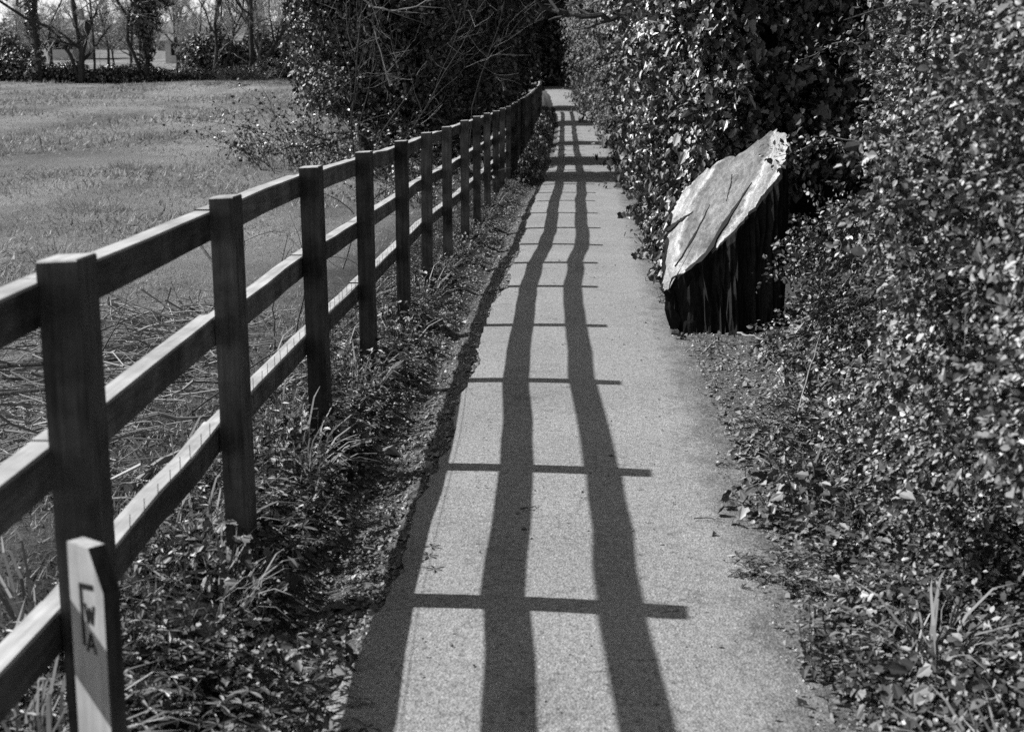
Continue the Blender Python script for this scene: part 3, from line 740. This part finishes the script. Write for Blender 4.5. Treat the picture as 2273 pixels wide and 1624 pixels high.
for kk, (x, y, s, pr, nm) in enumerate([(-.86, 3.35, 1.0, ne[0], 'nettle clump right of the waymark post'), (-.80, 2.75, .9, tu[0], 'pale grass tuft at the foot of the waymark post'), (-.98, 3.5, 1.1, cl[1], 'cleavers clump just behind the waymark post'), (-.84, 4.0, .9, gi[0], 'broad-leaved weeds in deep shade right of the nearest fence bay'), (-1.3, 3.1, 1.1, tu[1], 'grass tuft seen between the two nearest posts, behind the bottom rail'), (-1.35, 2.6, 1., ne[1], 'nettles left of the nearest fence post')]):
    put(pr, x, y, s, nm, 'weed', WG)
# right verge
RG = 'weeds along the right edge of the path'
big = make_groundivy(170, .3, .2, .048, IVY, 'dock_clump'); bl = make_tuft(60, .1, .34, M_dry, 'dry_grass_tuft')
sp = [(.86, 3.35), (.98, 3.75), (.80, 4.05), (1.0, 4.4), (.84, 4.75), (.98, 5.2), (.83, 5.6), (1.02, 6.0), (.90, 6.5), (1.12, 6.95), (1.22, 7.5), (1.3, 7.95), (1.38, 8.4), (1.3, 8.75)]
for k, (x, y) in enumerate(sp):
    pr, nm = [(gi[k % 3], 'ground ivy'), (big, 'broad-leaved dock'), (ne[k % 3], 'nettle'), (gi[(k + 1) % 3], 'ground ivy'), (cl[k % 3], 'cleavers')][k % 5]
    put(pr, x, y, R.uniform(.75, 1.05), f'{nm} clump, {ORD[k]} of the weeds along the right path edge', 'weed', RG)
for k, (x, y) in enumerate([(1.05, 4.1), (.95, 5.9), (1.15, 7.4), (1.05, 3.2)]):
    put(bl, x, y, .9, f'dry arching grass tuft, {ORD[k]} one on the right bank', 'grass', 'dry grass tufts on the right bank') if k < 3 else put(tu[2], x, y, 1, 'green grass tuft in the bottom right corner', 'grass', RG)
for k, (x, y) in enumerate([(.80, 11.2), (.80, 12.6), (.79, 14.2), (.78, 16.5)]):
    put([ne, gi][k % 2][k % 3], x, y, .7, f'small weeds under the ivy hedge, {ORD[k]} patch past the stump', 'weed', 'weeds under the ivy hedge')

# loose ground cover nobody could count
def scatter(n, x0, x1, y0, y1, pw=1.0):
    y = y0 * (y1 / y0) ** (R.uniform(0, 1, n) ** pw); x = R.uniform(0, 1, n); return x0 + (x1 - x0) * x, y
mb = MB()
n = 14000; x, y = scatter(n, -1.1, -.6, 3, 26); x2, y2 = scatter(6000, .6, 1.25, 3, 12); x3, y3 = scatter(700, -.7, .6, 3, 14); x = np.concatenate([x, x2, x3]); y = np.concatenate([y, y2, y3]); n = len(x)
onp = (x > -.6) & (x < .66)
P = np.stack([x, y, np.where(onp, pz(y) + .014, gz(x, y) + .002)], 1)
mb.leaves((np.array([(-.5, -.4, 0), (.5, -.3, .1), (.3, .5, 0), (-.4, .5, .1), (0, 0, .5)]), [[[0, 1, 4], [1, 2, 4], [2, 3, 4], [3, 0, 4]]]), P, np.array([0, 0, 1.]) + R.normal(0, .3, (n, 3)), np.where(onp, .006, .012) * R.lognormal(0, .5, n))
tag(mb.build('verge_grit', leafmat('grit', .12, .55, .8, .2)), 'grit and crumbs of soil along both edges of the path', 'grit', kind='stuff')
mb = MB()
n = 4500; x, y = scatter(n, -1.9, -.98, 2.6, 26, .9); dl = np.abs(x + 1.25); P = np.stack([x, y, gz(x, y) + .03 * R.uniform(0, 1, n) * (1 + (x < -1) * 1.5)], 1)
mb.leaves(LANCE, P, np.array([0, 0, 1.]) + R.normal(0, .5, (n, 3)), .026 * R.uniform(.5, 1.4, n))
tag(mb.build('verge_ground_cover', M_weed), 'low mat of small weed leaves along the fence line', 'ground cover', kind='stuff')
mb = MB()
n = 20000; x, y = scatter(n, .78, 2.0, 2.8, 10.2, .9); k = (x > .80 + .12 * vnoise(y, y * 0, 91, 4) + .34 * sst(6.2, 7.4, y) * sst(10.5, 9, y)) & (R.uniform(0, 1, n) < .55 + .45 * (x > 1.1)); x, y = x[k], y[k]; n = len(x); P = np.stack([x, y, gz(x, y) + .05 * R.uniform(0, 1, n) + .1 * sst(.9, 1.4, x) * R.uniform(0, 1, n)], 1)
mb.leaves(OVAL, P, np.array([-.3, 0, 1.]) + R.normal(0, .5, (n, 3)), .027 * R.uniform(.5, 1.5, n))
tag(mb.build('bank_ground_cover', M_weed), 'tangle of low leaves covering the right bank', 'ground cover', kind='stuff')
mb = MB()
n = 2600; x, y = scatter(n, .62, 1.5, 3.2, 10.5); P = np.stack([x, y, gz(x, y) + .012], 1)
mb.leaves(OVAL, P, np.array([0, 0, 1.]) + R.normal(0, .4, (n, 3)), .03 * R.uniform(.4, 1.4, n))
tag(mb.build('leaf_litter', M_dead), 'dry leaf litter and scraps on the soil right of the path', 'leaf litter', kind='stuff')
# field grass
mb = MB()
n = 230000; y = 2.3 * (66 / 2.3) ** R.uniform(0, 1, n); x = -1.32 - R.uniform(0, 1, n) * (.42 * y + .6)
k = R.uniform(0, 1, n) < .35 + .65 * sst(-.6, .5, vnoise(x, y, 71, 1.1) + .5 * vnoise(x, y, 72, 4)); x, y = x[k], y[k]; n = len(x)
hh = np.clip(.035 + .0016 * y, .035, .11) * R.uniform(.5, 1.5, n) * (1 + .5 * vnoise(x, y, 73, .9)) * (1 + 1.6 * np.exp(-(y - 2.3) / 3))
P = np.stack([x, y, gz(x, y) - .01], 1)
tv = TUFTB[0] * np.array([1, 1, 1.]); wd = np.clip(.9 + .05 * y, 1, 2.6)
N = np.stack([R.normal(-.4, .8, n), R.normal(0, .6, n), R.uniform(.2, 1.2, n)], 1); T = np.array([.15, 0, .75]) + R.normal(0, .6, (n, 3))
for w0 in (1.2, 2.0, 3.2):
    sel = (wd <= w0) & (wd > {1.2: 0, 2.0: 1.2, 3.2: 2.0}[w0])
    mb.leaves((tv * np.array([w0 * 1.3, 1, 1]), TUFTB[1]), P[sel], N[sel], np.abs(hh[sel]), T=T[sel])
tag(mb.build('field_grass', M_grass), 'rough sunlit grass covering the field behind the fence', 'grass', kind='stuff')
tk = [make_tuft(380, .32, .17, M_grass, 'field_tussock') for _ in range(2)]
for k, (px, py, nm) in enumerate([(-6.1, 17.5, 'shaggy grass tussock in mid field'), (-4.0, 10.6, 'shaggy tussock of grass nearest the fence'), (-9.5, 32, 'dark grass tussock at the left, far across the field'), (-9.2, 46, 'dark rushy tussock in the far field, right of the middle'), (-12.5, 45, 'long dark tussock in the far field'), (-7.6, 24, 'low tussock in the middle of the field'), (-10.8, 27, 'low tussock near the left picture edge'), (-5.1, 13.6, 'small tussock beyond the third fence bay')]):
    put(tk[k % 2], px, py, 1.0 + .015 * py, nm, 'grass', 'tussocks in the field')

# cut brushwood behind the fence
mb = MB()
for _ in range(900):
    y = R.uniform(5.2, 10.5); x = -1.75 - abs(R.normal(0, 1)) * .9 - .12 * (y - 5); l = R.uniform(.12, .75); a = R.normal(.3, .7) if R.uniform() < .7 else R.uniform(0, 3.14)
    z = float(gz(x, y)) + abs(R.normal(0, .07)) + .01; d = np.array([math.cos(a), math.sin(a), R.normal(0, .22)]); kk_ = R.normal(0, .12, 3)
    mb.tube([np.array([x, y, z]) + d * l * (u - .5) + kk_ * (u - .5) ** 2 * 2 + R.normal(0, .01, 3) * [1, 1, .5] for u in np.linspace(0, 1, 6)], np.linspace(.0062, .002, 6) * R.uniform(.35, 1.3), 4)
tag(mb.build('brushwood', M_dry), 'heap of thin cut twigs and stalks lying behind the fence', 'twigs', kind='stuff')
def stick(name, pts, r, label, cat, group, mat, forks=0, k=6):
    P = np.array(pts, float); s0 = np.linspace(0, 1, len(P)); s1 = np.linspace(0, 1, 14)
    Q = np.stack([np.interp(s1, s0, P[:, i]) for i in range(3)], 1); Q[1:-1] = (Q[:-2] + Q[1:-1] * 2 + Q[2:]) / 4 + R.normal(0, r * .5, (12, 3))
    O = Q[0].copy(); mb = MB(); mb.tube(Q - O, np.linspace(r, r * .35, 14), k)
    for _ in range(forks):
        i = R.integers(3, 12); d = (Q[i] - Q[i - 2]); d /= np.linalg.norm(d); d = d + R.normal(0, .5, 3); l = np.linalg.norm(Q[-1] - Q[0]) * R.uniform(.12, .3)
        mb.tube([Q[i] - O + d * l * u + R.normal(0, .01, 3) * u for u in np.linspace(0, 1, 5)], np.linspace(r * .5, r * .15, 5), 4)
    o = mb.build(name, mat); o.location = O
    return tag(o, label, cat, group)
def G(x, y, h=.02): return (x, y, float(gz(x, y)) + h)
BG = 'cut branches lying behind the fence'
for k, (a, c, r, lb, mt) in enumerate([
    (G(-2.5, 6.2, .06), G(-1.55, 6.5, .05), .017, 'pale cut branch behind the second fence bay', M_dry), (G(-3.2, 7.6, .1), G(-1.9, 8.0, .18), .012, 'long dark thin branch on top of the brushwood', M_twig),
    (G(-3.4, 7.0, .1), G(-2.0, 7.5, .06), .012, 'long straight branch lying in the brushwood', M_twig), (G(-3.0, 6.6, .12), G(-1.7, 7.1, .1), .011, 'slim dark branch low in the brushwood', M_twig),
    (G(-2.3, 8.4, .03), G(-1.6, 8.8, .15), .012, 'pale stick seen through the third fence bay', M_dry), (G(-2.0, 9.4, .03), G(-1.6, 10.2, .2), .014, 'propped pale stick behind the fourth post', M_dry),
    (G(-1.75, 5.3, .05), G(-1.5, 5.75, .12), .02, 'short thick forked piece of branch below the middle rail', M_dry), (G(-2.9, 9.2, .05), G(-2.0, 9.0, .07), .010, 'thin pale branch at the back of the brushwood', M_dry)]):
    stick('cut_branch', [a, tuple((np.array(a) + np.array(c)) / 2 + R.normal(0, .03, 3)), c], r, lb, 'branch', BG, mt, 2)
CG = 'bramble canes arching behind the fence'
for lb, pts, r in [
    ('arching bramble cane entering from the left edge above the top rail', [G(-3.3, 7.6, .5), G(-2.75, 7.6, .62), G(-2.25, 7.3, .42), G(-2.0, 7.1, .1)], .007),
    ('leaning dark bramble cane under the nearest top rail', [G(-2.35, 8.6, .75), G(-2.05, 8.3, .5), G(-1.7, 7.9, .2), G(-1.5, 7.6, .02)], .009),
    ('bramble cane curving over behind the second and third posts', [G(-1.9, 9.3, .05), G(-1.8, 9.4, .55), G(-2.1, 9.9, .75), G(-2.7, 10.4, .5)], .006),
    ('low arched bramble cane seen beneath the third top rail', [G(-2.4, 10.5, .05), G(-2.0, 10.2, .5), G(-1.6, 10.1, .5), G(-1.45, 10, .1)], .006),
    ('upright dead bramble stem beside the second post', [G(-1.75, 8.0, .0), G(-1.78, 8.1, .4), G(-1.7, 8.2, .8)], .006),
    ('bramble cane hooping low behind the fourth fence bay', [G(-2.2, 13, .05), G(-2.0, 12.8, .55), G(-1.6, 12.6, .6), G(-1.5, 12.4, .2)], .006),
    ('thin bramble cane lying against the bottom rail', [G(-1.9, 6.7, .02), G(-1.6, 6.9, .25), G(-1.45, 7.2, .33), G(-1.42, 7.6, .2)], .005)]:
    stick('bramble_cane', pts, r, lb, 'bramble', CG, M_twig, 3)
FG = 'sticks and scraps by the stump and path edge'
for lb, pts, r, mt in [
    ('dark stub of rotten wood leaning at the left foot of the stump', [G(.60, 9.62, .10), G(.67, 9.60, .05), G(.72, 9.58, -.02)], .022, M_twig),
    ('pale stick on the soil left of the stump', [G(.56, 9.12, .02), G(.63, 9.14, .03), G(.74, 9.16, .03)], .008, M_dry),
    ('bent pale stick in front of the stump', [G(.78, 9.1, .02), G(.86, 9.25, .05), G(.95, 9.3, .04)], .008, M_dry),
    ('thin stick slanting down right of the stump foot', [G(1.02, 9.45, .07), G(1.12, 9.3, .05), G(1.22, 9.1, .02)], .009, M_dry),
    ('long straight dead stem slanting across the right bank', [G(1.02, 6.9, .0), G(1.12, 7.2, .17), G(1.26, 7.6, .36)], .006, M_dry),
    ('pale split branch end poking out from the bush right of the stump', [G(1.28, 8.75, .12), G(1.36, 8.7, .22), G(1.5, 8.6, .33)], .03, M_dry),
    ('small dark twig lying on the path shadow', [(-.245, 5.55, .02), (-.2, 5.57, .024), (-.17, 5.58, .02)], .004, M_twig),
    ('tiny dark twig on the right half of the path', [(.44, 5.47, .016), (.50, 5.48, .018), (.56, 5.46, .014)], .003, M_twig),
    ('bright white stick end among the lower right weeds', [G(.72, 4.04, .05), G(.745, 4.02, .05), G(.77, 4.0, .045)], .005, M_top),
    ('dark curled leaf scrap on the right path edge', [(.60, 6.3, .014), (.64, 6.31, .016), (.69, 6.29, .012)], .006, M_twig)]:
    stick('fallen_stick', pts, r, lb, 'stick', FG, mt, 0)

def spray(label, pts, nl, lf):
    P = np.array(pts, float); s1 = np.linspace(0, 1, 10); s0 = np.linspace(0, 1, len(P)); Q = np.stack([np.interp(s1, s0, P[:, i]) for i in range(3)], 1) + R.normal(0, .008, (10, 3))
    root = empty('leafy_spray', Q[0]); tag(root, label, 'spray', 'leafy sprays reaching out beside the stump'); mb = MB(); mb.tube(Q - Q[0], np.linspace(.006, .002, 10), 4, False)
    lv = MB(); i = R.integers(2, 10, nl); p = Q[i] + R.normal(0, .055, (nl, 3)); lv.leaves(OVAL, p - Q[0], np.array([-.3, -.2, .6]) + R.normal(0, .5, (nl, 3)), lf * R.lognormal(-.1, .3, nl))
    mb.build('twig', M_twig, root); lv.build('leaves', M_dull, root)
spray('leafy bramble spray touching the top corner of the stump', [(1.8, 8.8, 1.35), (1.5, 9.1, 1.36), (1.22, 9.35, 1.22)], 230, .032)
spray('leafy spray hanging in front of the dark right side of the stump', [(1.75, 8.6, .95), (1.5, 8.8, .9), (1.27, 8.95, .72)], 220, .032)
spray('lower leafy spray at the right foot of the stump', [(1.7, 8.5, .5), (1.45, 8.6, .52), (1.25, 8.7, .38)], 200, .03)
spray('small leafy twig above the black hollow behind the stump', [(1.9, 9.6, 1.9), (1.65, 9.8, 1.95), (1.42, 10.0, 1.82)], 120, .036)

# thicket and bare branches at the foot of the ivy tree
def thicket(name, label, c, ext, n, nl, mat_l, lf, group=None, seed=1, h=1.6):
    root = empty(name, (c[0], c[1], float(gz(*c)))); tag(root, label, 'thicket', group); st, lv = MB(), MB()
    for _ in range(n):
        p = np.array([R.normal(0, ext[0] * .5), R.normal(0, ext[1] * .5), 0]); p[2] = float(gz(c[0] + p[0], c[1] + p[1])) - root.location[2] - .02
        d = np.array([R.normal(0, .6), R.normal(0, .4), 1.]); d /= np.linalg.norm(d); l = h * R.uniform(.35, 1.2); bend = R.normal(0, .5, 3) * [1, 1, .2] - np.array([0, 0, .35])
        Q = [p + d * l * u + bend * l * u * u * .7 + R.normal(0, .012, 3) for u in np.linspace(0, 1, 7)]
        st.tube(Q, np.linspace(.008, .0025, 7) * R.uniform(.6, 1.4), 4, False)
        for _ in range(2):
            i = R.integers(2, 6); d2 = R.normal(0, 1, 3); d2 /= np.linalg.norm(d2); l2 = l * .3
            st.tube([Q[i] + d2 * l2 * u + R.normal(0, .01, 3) for u in np.linspace(0, 1, 4)], np.linspace(.004, .0015, 4), 3, False)
        m = int(nl * R.uniform(.3, 1.7)); ii = R.integers(2, 7, m)
        P = np.array(Q)[ii] + R.normal(0, .07, (m, 3)); lv.leaves(OVAL, P, np.array([-.2, -.2, .6]) + R.normal(0, .7, (m, 3)), lf * R.uniform(.5, 1.3, m))
    st.build('stems', M_twig, root)['kind'] = 'stuff'; lv.build('leaves', mat_l, root)
    return root
TG = 'bramble thickets at the field side of the ivy tree'
thicket('bramble_thicket', 'airy bramble thicket spilling onto the field left of the ivy tree', (-5.0, 25.5), (1.4, 1.4), 90, 26, M_ivy, .06, TG, h=1.9)
thicket('bramble_thicket', 'bramble thicket hanging below the ivy tree just behind the fence', (-3.2, 25.0), (1.2, 1.2), 90, 22, M_ivy, .06, TG, h=1.5)
thicket('bramble_thicket', 'low brambles behind the fence before the ivy tree', (-2.5, 20.5), (.7, 2.4), 60, 16, M_dull, .05, TG, h=.9)
stick('low_branch', [(-2.6, 26.3, .95), (-3.2, 26.0, .98), (-3.9, 25.6, .78), (-4.5, 25.4, .62), (-5.4, 25.2, .5)], .045, 'crooked dark branch reaching low over the grass from the ivy tree', 'branch', None, M_bark, 5)
stick('dead_branch', [(-4.0, 25.0, 3.2), (-3.4, 24.9, 2.85), (-2.9, 24.8, 2.9), (-2.3, 24.7, 3.25)], .02, 'bare pale branch twisting across the front of the ivy tree', 'branch', None, M_dry, 6)
stick('dead_branch', [(-3.6, 24.9, 2.6), (-3.45, 24.8, 2.1), (-3.3, 24.7, 1.6)], .012, 'thin hanging dead stem in front of the ivy tree', 'branch', None, M_dry, 4)
stick('overhanging_branch', [(.75, 20, 2.62), (.3, 20, 2.55), (-.1, 19.9, 2.54), (-.45, 19.9, 2.60), (-.75, 19.8, 2.85)], .05, 'dark bare branch reaching over the path at the top of the picture', 'branch', None, M_bark, 7)
stick('overhanging_branch', [(.1, 20.1, 2.57), (-.1, 20.1, 2.68), (-.25, 20.1, 2.95), (-.3, 20.1, 3.2)], .042, 'short dark branch rising to the top edge above the path', 'branch', None, M_bark, 3)

# ------------------------------------------------------------------ far side of the field
def bare_tree(name, label, base, stems, h, r, group, ivy=None, twlen=1.0, lvls=3, kids=5, mat=None, crown=True, rmin=.009):
    root = empty(name, (base[0], base[1], float(gz(*base)))); tag(root, label, 'tree', group); tk, cr = MB(), MB()
    def br(p, d, l, r, lv):
        n = 6 if lv < 2 else 4; u = np.linspace(0, 1, n); bend = R.normal(0, .22, 3)
        Q = p + d * l * u[:, None] + (bend + np.array([0, 0, .1])) * l * (u ** 2)[:, None] + R.normal(0, .02 * l, (n, 3)) * (u > 0)[:, None]
        (tk if lv < 2 else cr).tube(Q, np.linspace(r, r * (.45 if lv else .55), n), 7 if lv == 0 else (4 if lv < 2 else 3), False)
        if lv >= lvls: return
        for _ in range(kids + (3 if lv == 0 else 0)):
            t = R.uniform(.3 if lv else .4, 1); q = p + d * l * t + (bend + np.array([0, 0, .1])) * l * t * t
            nd = d * .8 + R.normal(0, .62, 3) + np.array([0, 0, .18]); nd /= np.linalg.norm(nd)
            br(q, nd, l * R.uniform(.38, .62) * twlen, max(r * .42, rmin), lv + 1)
    for (dx, d, l, rr) in stems:
        d = np.array(d, float); d /= np.linalg.norm(d); br(np.array([dx, 0, -.2]), d, l, rr, 0)
    tk.build('trunk', M_bark, root)
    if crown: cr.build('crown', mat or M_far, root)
    if ivy:
        lv = MB()
        for (cx_, cz, rx, rz, n) in ivy:
            d = R.normal(size=(n, 3)); d /= np.linalg.norm(d, axis=1)[:, None]; P = np.array([cx_, 0, cz]) + d * np.array([rx, rx, rz]) * R.uniform(.5, 1.1, (n, 1))
            lv.leaves(DIAM, P, d + R.normal(0, .5, (n, 3)), .16 * R.uniform(.6, 1.4, n))
        lv.build('ivy', M_ivy, root)
    return root
def X_at(px, Y): return (px - 1300) / 3200 * Y
TGp = 'bare trees along the far edge of the field'
bare_tree('bare_tree', 'ivy-covered tree trunk at the far left field edge', (X_at(97, 64), 64), [(0, (-.10, 0, 1), 6.5, .13)], 7, .2, TGp, ivy=[(-.12, 1.0, .3, 1.1, 500), (-.28, 2.6, .28, 1.2, 500), (-.45, 4.2, .25, 1.2, 400)])
bare_tree('bare_tree', 'forked bare tree, second from left at the field edge', (X_at(187, 64), 64), [(0, (-.02, 0, 1), 2.4, .18), (.05, (.06, 0, 1), 7, .10), (0, (-.26, 0, 1), 7, .09), (.55, (.08, 0, 1), 6, .06)], 7, .2, TGp)
bare_tree('ivy_tree', 'field-edge tree swallowed by a ragged mass of ivy', (X_at(330, 64), 64), [(0, (.10, 0, 1), 6.5, .13), (-.1, (-.22, 0, 1), 5.5, .09)], 7, .2, TGp, ivy=[(.1, 1.6, .35, .9, 600), (.05, 2.7, .75, .8, 1300), (.35, 3.8, .6, .9, 1000), (.9, 3.5, .4, .4, 300), (.5, 5, .4, 1, 500)])
bare_tree('bare_tree', 'dark bare tree in the right half of the field edge', (X_at(480, 66), 66), [(0, (.02, 0, 1), 4.6, .10), (.2, (.3, 0, 1), 3.6, .07)], 6, .2, TGp, kids=6)
bare_tree('bare_tree', 'twiggy tree by the reeds, right end of the field edge', (X_at(560, 66), 66), [(0, (.05, 0, 1), 5, .12), (.4, (.5, 0, 1), 4.5, .1)], 6, .2, TGp, kids=6)
bare_tree('bare_tree', 'pale-twigged tree behind the bramble thicket', (X_at(640, 68), 68), [(0, (.05, 0, 1), 4.6, .1), (-.5, (-.25, 0, 1), 4.2, .08)], 6, .2, TGp, kids=6, mat=M_dry)
for k, (px, Y, hh) in enumerate([(20, 92, 6), (120, 88, 6.5), (250, 90, 7), (300, 84, 6), (400, 92, 6.8), (440, 84, 5.5), (500, 95, 7), (560, 90, 6), (620, 96, 7.2), (690, 92, 7)]):
    bare_tree('bare_tree', f'hazy bare tree behind the field edge, {["first", *ORD[1:]][k]} from the left', (X_at(px, Y), Y), [(0, (R.normal(0, .08), 0, 1), hh * .5, .10), (.3, (R.normal(0, .3), R.normal(0, .2), 1), hh * .46, .07)], 6, .2, 'hazy bare trees behind the field edge', lvls=4, kids=6, twlen=1.0)
def bush(label, px0, px1, Y, h, n, mat, group, lf=.15, name='field_bush', seed=1):
    x0, x1 = X_at(px0, Y), X_at(px1, Y); m = max(2, int((x1 - x0) / .9)); es = []
    for i in range(m):
        x = x0 + (x1 - x0) * (i + .5) / m; z = float(gz(x, Y)); hh = h * R.uniform(.75, 1.15); es.append((x, Y + R.normal(0, .2), z + hh * .42, .62 * (x1 - x0) / m + .25, .7, hh * .55))
    canopy(name, label, 'bush', ((x0 + x1) / 2, Y), es, n, lf, DIAM, mat, group, seed=seed, coreR=.6, trunk=.04, gap=-.7, hair=14)
HG = 'bushes along the far edge of the field'
bush('dark bush at the far left corner of the field edge', -60, 95, 64.4, 1.25, 9000, M_ivy, HG, seed=81)
bush('dark bush between the ivied trunk and the forked tree', 95, 182, 64.6, 1.0, 6000, M_ivy, HG, seed=82)
bush('rounded dark bush between the forked tree and the ivy mass', 215, 330, 64.4, .85, 7000, M_ivy, HG, seed=83)
bush('low dark scrub right of the ivy mass', 330, 480, 64.8, .6, 6000, M_ivy, HG, seed=84)
bush('dark scrub at the foot of the pale reeds', 520, 650, 65, .75, 6000, M_ivy, HG, seed=85)
bush('shaded shrubs in the gap right of the ivy mass', 430, 560, 70, 2.3, 9000, M_dull, HG, .18, seed=86)
bush('grey shrubs behind the right end of the field edge', 560, 720, 72, 2.6, 9000, M_dull, HG, .18, seed=87)
bush('grey shrub behind the trees at far left', -80, 80, 76, 2.2, 8000, M_dull, HG, .18, seed=88)
for lb, px0, px1 in [('pale reed clump at the far field edge', 500, 545), ('second pale reed clump right of the first', 548, 585)]:
    o = make_tuft(160, .5, .75, M_dry, 'reed_clump'); xx = X_at((px0 + px1) / 2, 63.6); o.location = (xx, 63.6, float(gz(xx, 63.6))); o.scale = (1.4, 1, 1); tag(o, lb, 'reeds', 'pale reeds at the field edge')
for lb, a, c, r, mt in [('leaning dark pole left of the ivy mass', (X_at(355, 65), 65, 1.9), (X_at(275, 65.5), 65.5, 3.1), .06, M_bark), ('second leaning dark pole nearer the ivy mass', (X_at(372, 65), 65, 1.8), (X_at(292, 65.5), 65.5, 3.1), .06, M_bark),
        ('pale bent trunk leaning right at the field edge', (X_at(600, 66), 66, 2.9), (X_at(715, 66.5), 66.5, 4.6), .07, M_dry), ('pale flaking upright trunk at the field edge', (X_at(575, 66), 66, 2.2), (X_at(600, 66.5), 66.5, 4.3), .07, M_dry)]:
    stick('leaning_trunk', [a, tuple((np.array(a) + np.array(c)) / 2 + np.array([.05, 0, .1])), c], r, lb, 'trunk', 'leaning trunks at the field edge', mt, 3)
def house(label, x, y, w_, d_, wall, roof, ridge_x=True):
    z = float(gz(x, y)) - .3; root = empty('house', (x, y, z)); tag(root, label, 'house', 'houses beyond the field'); mb = MB(); mb.box((-w_ / 2, -d_ / 2, 0), (w_ / 2, d_ / 2, wall)); mb.build('wall', M_wall, root)
    mb = MB(); o_ = .35; v = np.array([(-w_ / 2 - o_, -d_ / 2 - o_, wall - .1), (w_ / 2 + o_, -d_ / 2 - o_, wall - .1), (w_ / 2 + o_, d_ / 2 + o_, wall - .1), (-w_ / 2 - o_, d_ / 2 + o_, wall - .1), (-w_ / 2 - o_, 0, wall + roof), (w_ / 2 + o_, 0, wall + roof)])
    mb.add(v, [np.array([[0, 1, 5, 4], [2, 3, 4, 5], [3, 2, 1, 0]]), np.array([[0, 4, 3], [1, 2, 5]])]); rf = mb.build('roof', M_roof, root)
    mb = MB(); mb.box((w_ * .22, -.3, wall + roof * .5), (w_ * .22 + .6, .3, wall + roof + .7)); mb.build('chimney', M_wall, rf)
    for k in range(3):
        xx = -w_ * .33 + k * w_ * .33; mb = MB(); mb.box((xx - .5, -d_ / 2 - .03, wall * .38), (xx + .5, -d_ / 2 + .02, wall * .82)); mb.build('window', M_dark, root)
M_wall, M_roof = plain('pale_render', .55), plain('roof_tiles', .2)
house('pale bungalow with low tiled roof behind the ivy mass', X_at(475, 112), 112, 5.6, 4.5, 1.9, 1.3)
house('white house glimpsed between the left trees', X_at(168, 118), 118, 2.2, 5, 2.6, .9)
mb = MB()
for k in range(46):
    Y = R.uniform(150, 200); px = R.uniform(-260, 760); x = X_at(px, Y); z = float(gz(x, Y)); hh = R.uniform(1.1, 2.1); n = 500
    d = R.normal(size=(n, 3)); d /= np.linalg.norm(d, axis=1)[:, None]
    mb.leaves(DIAM, np.array([x, Y, z + hh * .75]) + d * np.array([3.2, 2.5, hh]) * R.uniform(.6, 1.1, (n, 1)), d + R.normal(0, .5, (n, 3)), .55 * R.uniform(.5, 1.4, n))
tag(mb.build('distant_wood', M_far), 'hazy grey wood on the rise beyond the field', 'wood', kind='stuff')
bare_tree('bare_shrub', 'wispy pale twigs of a bare shrub in front of the ivy tree', (-3.9, 24.6), [(0, (-.15, 0, 1), 2.6, .016), (.1, (.35, 0, 1), 2.6, .016), (.3, (.75, 0, 1), 2.4, .014), (.0, (.1, 0, 1), 2.5, .012)], 3, .05, 'bare shrubs by the ivy tree', kids=3, mat=M_pale, lvls=3, rmin=.0035)
bare_tree('bare_shrub', 'thin bare sapling whose twigs cross the dark gap above the fence', (-2.6, 29.5), [(0, (.25, 0, 1), 2.8, .014)], 3, .05, 'bare shrubs by the ivy tree', kids=3, mat=M_pale, lvls=3, rmin=.0035)
